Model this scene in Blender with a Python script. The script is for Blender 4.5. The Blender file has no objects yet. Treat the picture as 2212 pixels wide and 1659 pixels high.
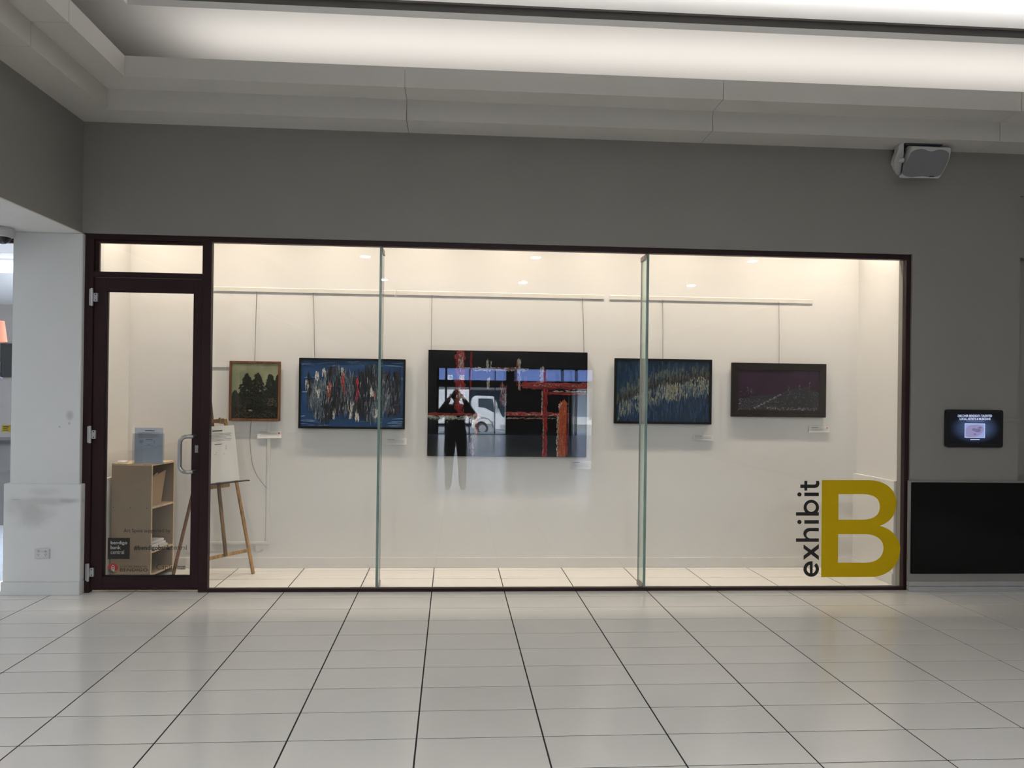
import bpy, bmesh, math, random
from mathutils import Vector, Matrix
random.seed(7)
S = bpy.context.scene
COL = S.collection
PI = math.pi

# ------------------------------------------------------------------ camera (2212 x 1659 frame)
FPX, PCX, PCY = 1566.0, 1081.6, 852.65
CAM = Vector((0.0, -6.0125, 1.614))
ROWS = ((0.99818, -0.06092, 0.01299), (0.01313, 0.00196, -0.99991), (0.06089, 0.99814, 0.00276))
def _ortho():
    a, b, c = (Vector(r) for r in ROWS)
    c.normalize(); a = (a - c * a.dot(c)).normalized(); b = c.cross(a)
    return a, b, c
CR, CD, CF = _ortho()                      # camera right, down, forward in the building's axes
cam_d = bpy.data.cameras.new('camera'); cam = bpy.data.objects.new('camera', cam_d); COL.objects.link(cam)
cam.matrix_world = Matrix(((CR.x, -CD.x, -CF.x, CAM.x), (CR.y, -CD.y, -CF.y, CAM.y), (CR.z, -CD.z, -CF.z, CAM.z), (0, 0, 0, 1)))
cam_d.sensor_fit = 'HORIZONTAL'; cam_d.sensor_width = 36.0; cam_d.lens = FPX / 2212 * 36.0
cam_d.shift_x = (1106 - PCX) / 2212; cam_d.shift_y = (PCY - 829.5) / 2212
cam_d.clip_start = 0.005; cam_d.clip_end = 300
S.camera = cam

def ray(px, py): return CR * ((px - PCX) / FPX) + CD * ((py - PCY) / FPX) + CF
def at(px, py, y):
    """point of the plane at depth y that the photograph shows at pixel (px, py)"""
    r = ray(px, py); return CAM + r * ((y - CAM.y) / r.y)
def atz(px, py, z):
    r = ray(px, py); return CAM + r * ((z - CAM.z) / r.z)

# ------------------------------------------------------------------ exposure, sky, sun, large lights
S.view_settings.view_transform = 'Standard'; S.view_settings.look = 'None'
S.view_settings.exposure = 0.0; S.view_settings.gamma = 1.0; S.view_settings.use_curve_mapping = False
W = bpy.data.worlds.new('sky'); S.world = W; W.use_nodes = True
bg = W.node_tree.nodes['Background']; bg.inputs[0].default_value = (0.50, 0.68, 1.0, 1); bg.inputs[1].default_value = 9.0

def area_light(name, loc, target, sx, sy, power, color, spread=PI, shape='RECTANGLE'):
    l = bpy.data.lights.new(name, 'AREA'); l.shape = shape; l.size = sx
    if shape in ('RECTANGLE', 'ELLIPSE'): l.size_y = sy
    l.energy = power; l.color = color; l.spread = spread
    o = bpy.data.objects.new(name, l); COL.objects.link(o); o.location = loc
    o.rotation_euler = (Vector(target) - Vector(loc)).to_track_quat('-Z', 'Y').to_euler()
    return o
sun_d = bpy.data.lights.new('sun', 'SUN'); sun_d.energy = 24.0; sun_d.angle = 0.01; sun_d.color = (1, 0.96, 0.9)
sun = bpy.data.objects.new('sun', sun_d); COL.objects.link(sun); sun.location = (0, 0, 30)
sun.rotation_euler = Vector((-0.25, -0.75, -1.0)).to_track_quat('-Z', 'Y').to_euler()

P_COVE, P_COVE2, P_DOWN, P_DISP, P_AISLE_FILL = 28.0, 78.0, 76.0, 8.8, 14.0
# fluorescent coves: behind the upper cornice (front), and on the ledges of the raised tray
area_light('cove_light', (2.4, -0.12, 4.0), (2.4, -0.12, 5.0), 9.2, 0.50, P_COVE, (1.0, 0.965, 0.93))
area_light('tray_light_front', (2.2, -0.35, 4.6), (2.2, -0.48, 5.2), 8.8, 0.12, P_COVE2 * 0.55, (0.98, 0.985, 1.0))
area_light('tray_light_rear', (2.2, -4.05, 4.6), (2.2, -3.9, 5.2), 8.8, 0.12, P_COVE2 * 0.28, (0.98, 0.985, 1.0))
WARM = (1.0, 0.84, 0.665)
DISPLAY_LAMPS = [(-2.7, 0.36), (-1.9, 0.36), (-1.1, 0.36), (-0.3, 0.36), (0.5, 0.36), (1.3, 0.36), (2.1, 0.36), (2.9, 0.36), (3.62, 0.36)]
HALL_LAMPS = [(-1.44, -5.32), (1.19, -5.05), (4.55, -4.92), (-1.38, -7.53), (1.22, -7.48), (4.4, -7.4)]
AISLE_FILL_PANELS = [(-5.6, -1.5), (-7.4, -4.2)]  # added fill, kept out of view and out of the glass reflections

# ------------------------------------------------------------------ materials
def lin(h):
    h = h.lstrip('#'); c = [int(h[i:i + 2], 16) / 255 for i in (0, 2, 4)]
    return tuple(x / 12.92 if x <= 0.04045 else ((x + 0.055) / 1.055) ** 2.4 for x in c)
MATS = {}
def mat(name, col, rough=0.6, metal=0.0, var=0.06, scale=6.0, bump=0.0, bscale=60.0, spec=0.5, emit=None, estr=0.0, stretch=(1, 1, 1), rnd=0.0):
    if name in MATS: return MATS[name]
    if isinstance(col, str): col = lin(col)
    m = bpy.data.materials.new(name); m.use_nodes = True; MATS[name] = m
    nt = m.node_tree; N = nt.nodes; L = nt.links; b = N['Principled BSDF']
    b.inputs['Roughness'].default_value = rough; b.inputs['Metallic'].default_value = metal
    b.inputs['Specular IOR Level'].default_value = spec
    tc = N.new('ShaderNodeTexCoord'); mp = N.new('ShaderNodeMapping'); mp.inputs['Scale'].default_value = stretch
    L.new(tc.outputs['Object'], mp.inputs[0])
    nz = N.new('ShaderNodeTexNoise'); nz.inputs['Scale'].default_value = scale; nz.inputs['Detail'].default_value = 4
    L.new(mp.outputs[0], nz.inputs['Vector'])
    mr = N.new('ShaderNodeMapRange'); mr.inputs[1].default_value = 0.25; mr.inputs[2].default_value = 0.75
    mr.inputs[3].default_value = 1 - var; mr.inputs[4].default_value = 1 + var
    L.new(nz.outputs[0], mr.inputs[0])
    vm = N.new('ShaderNodeVectorMath'); vm.operation = 'SCALE'; vm.inputs[0].default_value = col
    L.new(mr.outputs[0], vm.inputs['Scale'])
    last = vm.outputs[0]
    if rnd:
        oi = N.new('ShaderNodeObjectInfo'); m2 = N.new('ShaderNodeMapRange'); m2.inputs[3].default_value = 1 - rnd; m2.inputs[4].default_value = 1 + rnd
        L.new(oi.outputs['Random'], m2.inputs[0])
        v2 = N.new('ShaderNodeVectorMath'); v2.operation = 'SCALE'; L.new(last, v2.inputs[0]); L.new(m2.outputs[0], v2.inputs['Scale']); last = v2.outputs[0]
    L.new(last, b.inputs['Base Color'])
    if bump:
        n2 = N.new('ShaderNodeTexNoise'); n2.inputs['Scale'].default_value = bscale; n2.inputs['Detail'].default_value = 3
        L.new(mp.outputs[0], n2.inputs['Vector'])
        bp = N.new('ShaderNodeBump'); bp.inputs['Strength'].default_value = bump; bp.inputs['Distance'].default_value = 0.004
        L.new(n2.outputs[0], bp.inputs['Height']); L.new(bp.outputs[0], b.inputs['Normal'])
    if emit:
        b.inputs['Emission Color'].default_value = (*emit, 1); b.inputs['Emission Strength'].default_value = estr
    return m
def wood(name, c1, c2, rough=0.5, scale=3.0, stretch=(14, 14, 1)):
    if name in MATS: return MATS[name]
    m = bpy.data.materials.new(name); m.use_nodes = True; MATS[name] = m
    nt = m.node_tree; N = nt.nodes; L = nt.links; b = N['Principled BSDF']; b.inputs['Roughness'].default_value = rough
    tc = N.new('ShaderNodeTexCoord'); mp = N.new('ShaderNodeMapping'); mp.inputs['Scale'].default_value = stretch
    L.new(tc.outputs['Object'], mp.inputs[0])
    nz = N.new('ShaderNodeTexNoise'); nz.inputs['Scale'].default_value = scale; nz.inputs['Detail'].default_value = 6; nz.inputs['Distortion'].default_value = 1.2
    L.new(mp.outputs[0], nz.inputs['Vector'])
    cr = N.new('ShaderNodeValToRGB'); cr.color_ramp.elements[0].position = 0.32; cr.color_ramp.elements[1].position = 0.68
    cr.color_ramp.elements[0].color = (*lin(c1), 1); cr.color_ramp.elements[1].color = (*lin(c2), 1)
    L.new(nz.outputs[0], cr.inputs[0]); L.new(cr.outputs[0], b.inputs['Base Color'])
    return m
def glass(name, tint=(0.97, 0.99, 0.98), f0=0.04):
    """thin clear sheet: passes light straight through, mirrors it by Schlick's law on each face"""
    if name in MATS: return MATS[name]
    m = bpy.data.materials.new(name); m.use_nodes = True; MATS[name] = m
    nt = m.node_tree; N = nt.nodes; L = nt.links; N.clear()
    out = N.new('ShaderNodeOutputMaterial'); mx = N.new('ShaderNodeMixShader'); t = N.new('ShaderNodeBsdfTransparent'); g = N.new('ShaderNodeBsdfGlossy')
    t.inputs[0].default_value = (*tint, 1); g.inputs['Roughness'].default_value = 0.0; g.inputs[0].default_value = (1, 1, 1, 1)
    lw = N.new('ShaderNodeLayerWeight'); lw.inputs[0].default_value = 0.5
    pw = N.new('ShaderNodeMath'); pw.operation = 'POWER'; pw.inputs[1].default_value = 5
    ma = N.new('ShaderNodeMath'); ma.operation = 'MULTIPLY_ADD'; ma.inputs[1].default_value = 1 - f0; ma.inputs[2].default_value = f0
    L.new(lw.outputs['Facing'], pw.inputs[0]); L.new(pw.outputs[0], ma.inputs[0]); L.new(ma.outputs[0], mx.inputs[0])
    L.new(t.outputs[0], mx.inputs[1]); L.new(g.outputs[0], mx.inputs[2]); L.new(mx.outputs[0], out.inputs[0])
    return m
def emis(name, col, strength):
    if name in MATS: return MATS[name]
    m = bpy.data.materials.new(name); m.use_nodes = True; MATS[name] = m
    b = m.node_tree.nodes['Principled BSDF']; b.inputs['Base Color'].default_value = (0.02, 0.02, 0.02, 1) if name.startswith('screen') else (0.8, 0.8, 0.8, 1)
    b.inputs['Emission Color'].default_value = (*col, 1); b.inputs['Emission Strength'].default_value = strength
    return m
def paint_strokes_mat(name, rough=0.45):
    m = bpy.data.materials.new(name); m.use_nodes = True
    nt = m.node_tree; N = nt.nodes; L = nt.links; b = N['Principled BSDF']; b.inputs['Roughness'].default_value = rough
    a = N.new('ShaderNodeAttribute'); a.attribute_name = 'pigment'
    tc = N.new('ShaderNodeTexCoord'); nz = N.new('ShaderNodeTexNoise'); nz.inputs['Scale'].default_value = 90; nz.inputs['Detail'].default_value = 5
    L.new(tc.outputs['Object'], nz.inputs['Vector'])
    mr = N.new('ShaderNodeMapRange'); mr.inputs[1].default_value = 0.3; mr.inputs[2].default_value = 0.7; mr.inputs[3].default_value = 0.55; mr.inputs[4].default_value = 1.35
    L.new(nz.outputs[0], mr.inputs[0]); v = N.new('ShaderNodeVectorMath'); v.operation = 'SCALE'; L.new(a.outputs['Color'], v.inputs[0]); L.new(mr.outputs[0], v.inputs['Scale'])
    L.new(v.outputs[0], b.inputs['Base Color'])
    bp = N.new('ShaderNodeBump'); bp.inputs['Strength'].default_value = 0.5; bp.inputs['Distance'].default_value = 0.002
    L.new(nz.outputs[0], bp.inputs['Height']); L.new(bp.outputs[0], b.inputs['Normal'])
    return m

M_TAUPE = mat('taupe_wall_paint', (0.255, 0.248, 0.233), 0.55, var=0.03, scale=1.2, bump=0.08, bscale=180)
M_CEIL = mat('ceiling_paint', (0.74, 0.725, 0.70), 0.75, var=0.015, scale=1.0)
M_CORN = mat('cornice_paint', (0.62, 0.60, 0.57), 0.42, var=0.02, scale=1.0)
M_DISP = mat('display_wall_paint', (0.80, 0.797, 0.79), 0.6, var=0.012, scale=2.0, bump=0.05, bscale=120)
M_TRIMW = mat('white_gloss_trim', (0.80, 0.79, 0.77), 0.4, var=0.01)
M_MAROON = mat('maroon_frame_coating', (0.027, 0.011, 0.0125), 0.42, var=0.08, scale=20, spec=0.25)
M_TILE = mat('cream_porcelain', (0.73, 0.715, 0.685), 0.17, var=0.025, scale=2.2, rnd=0.02, spec=0.9)
M_GROUT = mat('dark_grout', (0.022, 0.020, 0.021), 0.9)
M_STEEL = mat('brushed_steel', (0.42, 0.42, 0.41), 0.33, metal=1.0, var=0.06, scale=40, stretch=(1, 1, 0.05))
M_HINGE = mat('silver_hinge', (0.52, 0.52, 0.54), 0.4, metal=0.6)
M_BLACKGLOSS = mat('black_gloss_panel', (0.004, 0.004, 0.004), 0.14, var=0.3, scale=4, spec=0.25)
M_BLACK = mat('black_plastic', (0.008, 0.008, 0.009), 0.35)
M_WHITEP = mat('white_plastic', (0.56, 0.56, 0.56), 0.4, var=0.02)
M_GREYMESH = mat('grey_speaker_grille', (0.21, 0.21, 0.235), 0.7, var=0.1, scale=300, bump=0.5, bscale=700)
M_PAPER = mat('white_paper', (0.80, 0.80, 0.79), 0.7, var=0.01)
M_INK = mat('ink', (0.03, 0.03, 0.035), 0.6)
M_FAINT = mat('faint_ink', (0.30, 0.30, 0.33), 0.7)
M_PINE = wood('raw_pine', '#8a6a3e', '#c3a06a', 0.55)
M_DARKPINE = wood('stained_pine', '#4a3a28', '#8d6f48', 0.55)
M_PLY = wood('plywood_edge', '#c0a98a', '#d9c5a5', 0.6)
M_MDF = mat('mdf_board', (0.33, 0.255, 0.175), 0.65, var=0.05, scale=9)
M_REDDOT = mat('red_dot', (0.65, 0.02, 0.06), 0.5)
M_GLASS = glass('clear_glass', (0.965, 0.972, 0.97), 0.045)
M_FIN = glass('green_fin_glass', (0.80, 0.90, 0.86), 0.05)
M_FINEDGE = mat('fin_edge_green', (0.19, 0.29, 0.265), 0.25, var=0.2, scale=5)

# ------------------------------------------------------------------ mesh helpers
class MB:
    def __init__(s): s.v = []; s.f = []; s.mi = []
    def _add(s, vs, fs, mi=0):
        n = len(s.v); s.v += [Vector(p) for p in vs]
        for f in fs: s.f.append([n + i for i in f]); s.mi.append(mi)
    def box(s, x0, x1, y0, y1, z0, z1, mi=0, M=None):
        vs = [(x, y, z) for z in (z0, z1) for y in (y0, y1) for x in (x0, x1)]
        if M is not None: vs = [M @ Vector(p) for p in vs]
        s._add(vs, [(0, 2, 3, 1), (4, 5, 7, 6), (0, 1, 5, 4), (1, 3, 7, 5), (3, 2, 6, 7), (2, 0, 4, 6)], mi); return s
    def bar(s, a, b, w, d, up=(0, 0, 1), mi=0):
        """rectangular bar from a to b, w across, d along 'up'"""
        a, b = Vector(a), Vector(b); t = (b - a).normalized(); u = Vector(up)
        u = (u - t * u.dot(t)).normalized(); r = t.cross(u)
        vs = [p + r * (w / 2 * i) + u * (d / 2 * j) for p in (a, b) for i, j in ((-1, -1), (1, -1), (1, 1), (-1, 1))]
        s._add(vs, [(0, 3, 2, 1), (4, 5, 6, 7), (0, 1, 5, 4), (1, 2, 6, 5), (2, 3, 7, 6), (3, 0, 4, 7)], mi); return s
    def prism(s, poly, a, b, mi=0):
        """poly: list of 3-D points; extruded from offset a to offset b (vectors)"""
        n = len(poly); a, b = Vector(a), Vector(b)
        vs = [Vector(p) + a for p in poly] + [Vector(p) + b for p in poly]
        s._add(vs, [tuple(range(n))[::-1], tuple(range(n, 2 * n))] + [(i, (i + 1) % n, n + (i + 1) % n, n + i) for i in range(n)], mi); return s
    def tube(s, pts, r, n=10, mi=0, cap=True):
        pts = [Vector(p) for p in pts]; rings = []; up = None
        for i, p in enumerate(pts):
            t = (pts[min(i + 1, len(pts) - 1)] - pts[max(i - 1, 0)]).normalized()
            if up is None:
                up = Vector((0, 0, 1)) if abs(t.z) < 0.9 else Vector((0, 1, 0))
            up = (up - t * up.dot(t)).normalized(); side = t.cross(up)
            rr = r[i] if isinstance(r, (list, tuple)) else r
            rings.append([p + (up * math.cos(2 * PI * k / n) + side * math.sin(2 * PI * k / n)) * rr for k in range(n)])
        vs = [q for ring in rings for q in ring]; fs = []
        for i in range(len(pts) - 1):
            for k in range(n): fs.append((i * n + k, i * n + (k + 1) % n, (i + 1) * n + (k + 1) % n, (i + 1) * n + k))
        if cap: fs += [tuple(range(n))[::-1], tuple(range((len(pts) - 1) * n, len(pts) * n))]
        s._add(vs, fs, mi); return s
    def lathe(s, c, prof, n=24, axis='z', mi=0):
        """prof: (radius, height) pairs about axis through c"""
        c = Vector(c); vs = []; fs = []
        for r, h in prof:
            for k in range(n):
                a = 2 * PI * k / n; p = (r * math.cos(a), r * math.sin(a), h)
                if axis == 'y': p = (p[0], h, p[1])
                if axis == 'x': p = (h, p[0], p[1])
                vs.append(c + Vector(p))
        for i in range(len(prof) - 1):
            for k in range(n): fs.append((i * n + k, i * n + (k + 1) % n, (i + 1) * n + (k + 1) % n, (i + 1) * n + k))
        fs += [tuple(range(n))[::-1], tuple(range((len(prof) - 1) * n, len(prof) * n))]
        s._add(vs, fs, mi); return s
    def build(s, name, m, parent=None, bevel=0.0, smooth=False, seg=2, **props):
        org = origin(parent)
        me = bpy.data.meshes.new(name); me.from_pydata([p - org for p in s.v], [], s.f)
        for mm in (m if isinstance(m, (list, tuple)) else [m]): me.materials.append(mm)
        me.polygons.foreach_set('material_index', s.mi)
        bm = bmesh.new(); bm.from_mesh(me); bmesh.ops.recalc_face_normals(bm, faces=bm.faces)
        if bevel:
            es = [e for e in bm.edges if len(e.link_faces) == 2 and e.calc_face_angle(0) > 0.5]
            bmesh.ops.bevel(bm, geom=es, offset=bevel, segments=seg, affect='EDGES', clamp_overlap=True)
        if smooth:
            for f in bm.faces: f.smooth = True
        bm.to_mesh(me); bm.free()
        if smooth:
            try: me.set_sharp_from_angle(angle=0.7)
            except Exception: pass
        o = bpy.data.objects.new(name, me); COL.objects.link(o)
        if parent is not None: o.parent = parent
        for k, v in props.items(): o[k] = v
        return o
def origin(p):
    v = Vector((0, 0, 0))
    while p is not None: v += p.location; p = p.parent
    return v
def thing(name, loc, label=None, category=None, group=None, kind=None):
    o = bpy.data.objects.new(name, None); o.empty_display_size = 0.1; COL.objects.link(o); o.location = loc
    tag(o, label, category, group, kind); return o
def tag(o, label=None, category=None, group=None, kind=None):
    for k, v in (('label', label), ('category', category), ('group', group), ('kind', kind)):
        if v: o[k] = v
    return o
def struct(name, mb, m, **kw):
    return mb.build(name, m, None, kind='structure', **kw)

def flat_shape(polys, name, m, parent, fmap, thick=0.001):
    """filled even-odd shape from closed 2-D outlines, mapped into the scene by fmap(u, v) -> point, thickened towards the hall (-y)"""
    cu = bpy.data.curves.new(name, 'CURVE'); cu.dimensions = '2D'; cu.fill_mode = 'BOTH'
    for poly in polys:
        sp = cu.splines.new('POLY'); sp.points.add(len(poly) - 1)
        for p, (u, v) in zip(sp.points, poly): p.co = (u, v, 0, 1)
        sp.use_cyclic_u = True
    tmp = bpy.data.objects.new('tmp', cu); COL.objects.link(tmp)
    me = bpy.data.meshes.new_from_object(tmp.evaluated_get(bpy.context.evaluated_depsgraph_get()))
    bpy.data.objects.remove(tmp); bpy.data.curves.remove(cu)
    return _flat(me, name, m, parent, fmap, thick)
def _flat(me, name, m, parent, fmap, thick):
    org = origin(parent)
    bm = bmesh.new(); bm.from_mesh(me); bmesh.ops.remove_doubles(bm, verts=bm.verts, dist=1e-6)
    for v in bm.verts: v.co = fmap(v.co.x, v.co.y) - org
    if thick:
        r = bmesh.ops.extrude_face_region(bm, geom=list(bm.faces))
        for g in r['geom']:
            if isinstance(g, bmesh.types.BMVert): g.co.y -= thick
    bmesh.ops.recalc_face_normals(bm, faces=bm.faces)
    bm.to_mesh(me); bm.free(); me.name = name; me.materials.clear(); me.materials.append(m)
    o = bpy.data.objects.new(name, me); COL.objects.link(o); o.parent = parent
    return o
def text_shape(body, name, m, parent, p0, p1, y, bold=0.0, thick=0.0006, spacing=1.0, keep=True, shear=0.0):
    """lettering fitted into the box of the photograph from pixel p0 (left, top) to p1 (right, bottom) on the plane y"""
    cu = bpy.data.curves.new(name, 'FONT'); cu.body = body; cu.size = 1.0; cu.offset = bold; cu.space_character = spacing; cu.shear = shear
    cu.resolution_u = 4
    tmp = bpy.data.objects.new('tmp', cu); COL.objects.link(tmp)
    me = bpy.data.meshes.new_from_object(tmp.evaluated_get(bpy.context.evaluated_depsgraph_get()))
    bpy.data.objects.remove(tmp); bpy.data.curves.remove(cu)
    xs = [v.co.x for v in me.vertices]; ys = [v.co.y for v in me.vertices]
    x0, x1, y0, y1 = min(xs), max(xs), min(ys), max(ys)
    def fm(u, v): return at(p0[0] + (u - x0) / (x1 - x0) * (p1[0] - p0[0]), p1[1] - (v - y0) / (y1 - y0) * (p1[1] - p0[1]), y)
    return _flat(me, name, m, parent, fm, thick)
def bez(p0, c0, c1, p1, n=12):
    out = []
    for i in range(1, n + 1):
        t = i / n; a = (1 - t) ** 3; b = 3 * t * (1 - t) ** 2; c = 3 * t * t * (1 - t); d = t ** 3
        out.append((a * p0[0] + b * c0[0] + c * c1[0] + d * p1[0], a * p0[1] + b * c0[1] + c * c1[1] + d * p1[1]))
    return out
def arc(cx, cy, r, a0, a1, n=20, ry=None):
    ry = r if ry is None else ry
    return [(cx + r * math.cos(math.radians(a0 + (a1 - a0) * i / n)), cy + ry * math.sin(math.radians(a0 + (a1 - a0) * i / n))) for i in range(n + 1)]

# ------------------------------------------------------------------ the setting: dimensions
XL, XR = -3.0, 7.2              # hall: left bulkhead, right wall
YE = -24.7                      # entrance wall at the far end of the hall, behind the photographer
ZH = 2.88                       # top of the shopfront
ZW = 3.77                       # underside of the cornice
YB, XDL, XDR, ZD = 0.83, -3.0, 3.90, 3.60   # display: back wall, left, right, ceiling

# walls
w = MB()
w.box(XL, XR, 0.0, 0.16, ZH, 3.98); w.box(XL - 0.4, XR, 0.32, 0.40, 3.98, 5.05)                     # header over the shopfront
w.box(3.885, 4.85, 0.0, 0.16, 0.0, ZH)                  # right of the shopfront
w.box(4.85, XR, 0.12, 0.16, -0.05, ZH)
struct('wall_front', w, M_TAUPE)
# shallow recess right of x = 4.85: the wall face there lies deeper below z = 3.41
r_ = MB(); r_.box(3.885, 4.85, -0.03, 0.0, 0.0, ZW); r_.box(4.85, XR, -0.03, 0.0, 3.41, ZW); r_.box(XL, 3.885, -0.03, 0.0, ZH, ZW)
struct('wall_front_lining', r_, M_TAUPE)
struct('wall_left', MB().box(XL - 0.2, XL, YE, 0.16, 2.88, 3.98).box(XL - 0.4, XL - 0.32, YE, 0.40, 3.98, 5.05), M_TAUPE)
struct('wall_right', MB().box(XR, XR + 0.2, YE, 0.16, -0.12, 5.05), M_TAUPE)
struct('wall_display_back', MB().box(XDL - 0.1, XDR + 0.1, YB, YB + 0.1, 0, ZD + 0.1), M_DISP)
struct('wall_display_left', MB().box(XDL - 0.1, XDL, 0.10, YB, 0, ZD + 0.1), M_DISP)
struct('wall_display_right', MB().box(XDR, XDR + 0.1, 0.16, YB, 0, ZD + 0.1), M_DISP)
struct('ceiling_display', MB().box(XDL - 0.1, XDR + 0.1, 0.16, YB + 0.1, ZD, ZD + 0.1), M_DISP)
# rear wall with the entrance opening
EX0, EX1, EZ = -0.85, 5.9, 2.86
w = MB(); w.box(-9, EX0, YE - 0.2, YE, -0.12, 5.05); w.box(EX1, XR + 0.2, YE - 0.2, YE, -0.12, 5.05); w.box(EX0, EX1, YE - 0.2, YE, EZ, 5)
struct('wall_rear', w, M_TAUPE)
struct('wall_far_left', MB().box(-9.2, -9.0, YE, 6.0, -0.12, 3.2), M_DISP)
struct('wall_cafe_back', MB().box(-9.0, XDL - 0.1, 5.0, 5.2, -0.12, 3.2), mat('cafe_wall_paint', (0.42, 0.37, 0.33), 0.6))

# ceilings: soffit of the left aisle, raised tray over the hall, lower ceiling behind
c = MB(); c.box(-9.0, XL - 0.2, YE, 0.16, 2.872, 3.0); c.box(XL - 0.2, XL, YE, 0.0, 2.872, 2.88); struct('ceiling_left_aisle', c, M_CEIL)
struct('ceiling_cafe', MB().box(-9.0, XDL - 0.1, 0.16, 5.0, 2.872, 3.0), M_CEIL)
TY = -4.7                                               # rear side of the tray
ZC, ZT = 4.45, 4.95
c = MB()
def ring(x0, x1, y0, y1, x2, x3, y2, y3, z0, z1):
    """flat rectangular ring: outer x0..x1, y0..y1, hole x2..x3, y2..y3"""
    c.box(x0, x1, y0, y2, z0, z1); c.box(x0, x1, y3, y1, z0, z1); c.box(x0, x2, y2, y3, z0, z1); c.box(x3, x1, y2, y3, z0, z1)
WX0, WX1, WY0, WY1 = -2.445, XR - 0.70, TY + 0.85, -0.55
ring(XL - 0.4, XR, TY, 0.4, WX0, WX1, WY0, WY1, ZC, ZC + 0.05)
struct('ceiling', c, M_CEIL)
c = MB()
ring(WX0 - 0.045, WX1 + 0.045, WY0 - 0.045, WY1 + 0.045, WX0, WX1, WY0, WY1, ZC + 0.05, ZC + 0.102)
ring(WX0 - 0.03, WX1 + 0.03, WY0 - 0.03, WY1 + 0.03, WX0 + 0.015, WX1 - 0.015, WY0 + 0.015, WY1 - 0.015, ZC + 0.102, ZC + 0.118)
struct('trim_1', c, mat('grey_tray_trim', (0.10, 0.093, 0.088), 0.6))
struct('ceiling_tray', MB().box(XL - 0.4, XR + 0.2, TY - 0.2, 0.4, ZT, ZT + 0.1), M_CEIL)
c = MB(); c.box(XL, XR, YE, TY - 0.0, ZW, ZW + 0.1); c.box(XL, XR, TY - 0.05, TY, ZW + 0.1, ZT)
struct('ceiling_rear', c, M_CEIL)
# cornice in cast panels with open joints (mitred in the left corner)
PROF = [(0.0, ZW), (0.306, ZW), (0.306, 3.93), (0.535, 3.93), (0.535, 4.083), (0.50, 4.083), (0.50, 3.98), (-0.32, 3.98), (-0.32, 3.96), (0.0, 3.96)]
cor = thing('trim_2', (0, 0, ZW), kind='structure')
def front_panel(xa, xb, mitre):
    n = len(PROF); a = [Vector((xa + (d if mitre else 0), -d, z)) for d, z in PROF]; b = [Vector((xb, -d, z)) for d, z in PROF]
    m = MB(); m._add(a + b, [tuple(range(n))[::-1], tuple(range(n, 2 * n))] + [(i, (i + 1) % n, n + (i + 1) % n, n + i) for i in range(n)])
    m.build('cornice_panel', M_CORN, cor)
def left_panel(ya, yb, mitre):
    n = len(PROF); a = [Vector((XL + d, ya - (d if mitre else 0), z)) for d, z in PROF]; b = [Vector((XL + d, yb, z)) for d, z in PROF]
    m = MB(); m._add(a + b, [tuple(range(n)), tuple(range(n, 2 * n))[::-1]] + [(i, n + i, n + (i + 1) % n, (i + 1) % n) for i in range(n)])
    m.build('cornice_panel', M_CORN, cor)
G = 0.0022
jx = [-0.418, 2.026, 4.44, 6.9]
front_panel(XL, jx[0] - G, True)
for a, b in zip(jx, jx[1:]): front_panel(a + G, b - G, False)
left_panel(0.0, -1.30 + G, True); left_panel(-1.30 - G, -3.7 + G, False); left_panel(-3.7 - G, TY + 0.02, False)
# rear and right cornice of the tray (seen only as reflections)
c = MB()
for d0, d1, z0, z1 in ((0, 0.306, ZW, 3.93), (0, 0.535, 3.93, 3.98), (0.50, 0.535, 3.98, 4.083)):
    c.box(XL + 0.54, XR, TY + d0, TY + d1, z0, z1)
c.build('cornice_panel', M_CORN, cor)

# ------------------------------------------------------------------ floor: every tile in view is a piece of its own
PSI = 0.006
def tile_pt(i, j):
    x, y = -0.146 + 0.6 * i, 5.8346 - 0.3 * j
    return Vector((x - PSI * y, PSI * x + y + CAM.y, 0))
floor = struct('floor', MB().box(-9, XR, YE, 5.0, -0.12, -0.0025), M_GROUT)
GR = 0.0040
def tile_mesh(q):
    """bevelled slab from four corner points (counter-clockwise)"""
    c0 = sum(q, Vector()) / 4
    ins = []
    for p in q:
        d = Vector((math.copysign(GR, c0.x - p.x), math.copysign(GR, c0.y - p.y), 0)); ins.append(p + d)
    top = []
    for p in ins:
        d = Vector((math.copysign(0.0012, c0.x - p.x), math.copysign(0.0012, c0.y - p.y), 0)); top.append(p + d)
    vs = [p + Vector((0, 0, -0.008)) for p in ins] + [p + Vector((0, 0, -0.0008)) for p in ins] + top
    fs = [(3, 2, 1, 0), (8, 9, 10, 11)]
    for k in range(4):
        a, b = k, (k + 1) % 4; fs += [(a, b, 4 + b, 4 + a), (4 + a, 4 + b, 8 + b, 8 + a)]
    return vs, fs, c0
proto = None
rest = MB()
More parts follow.
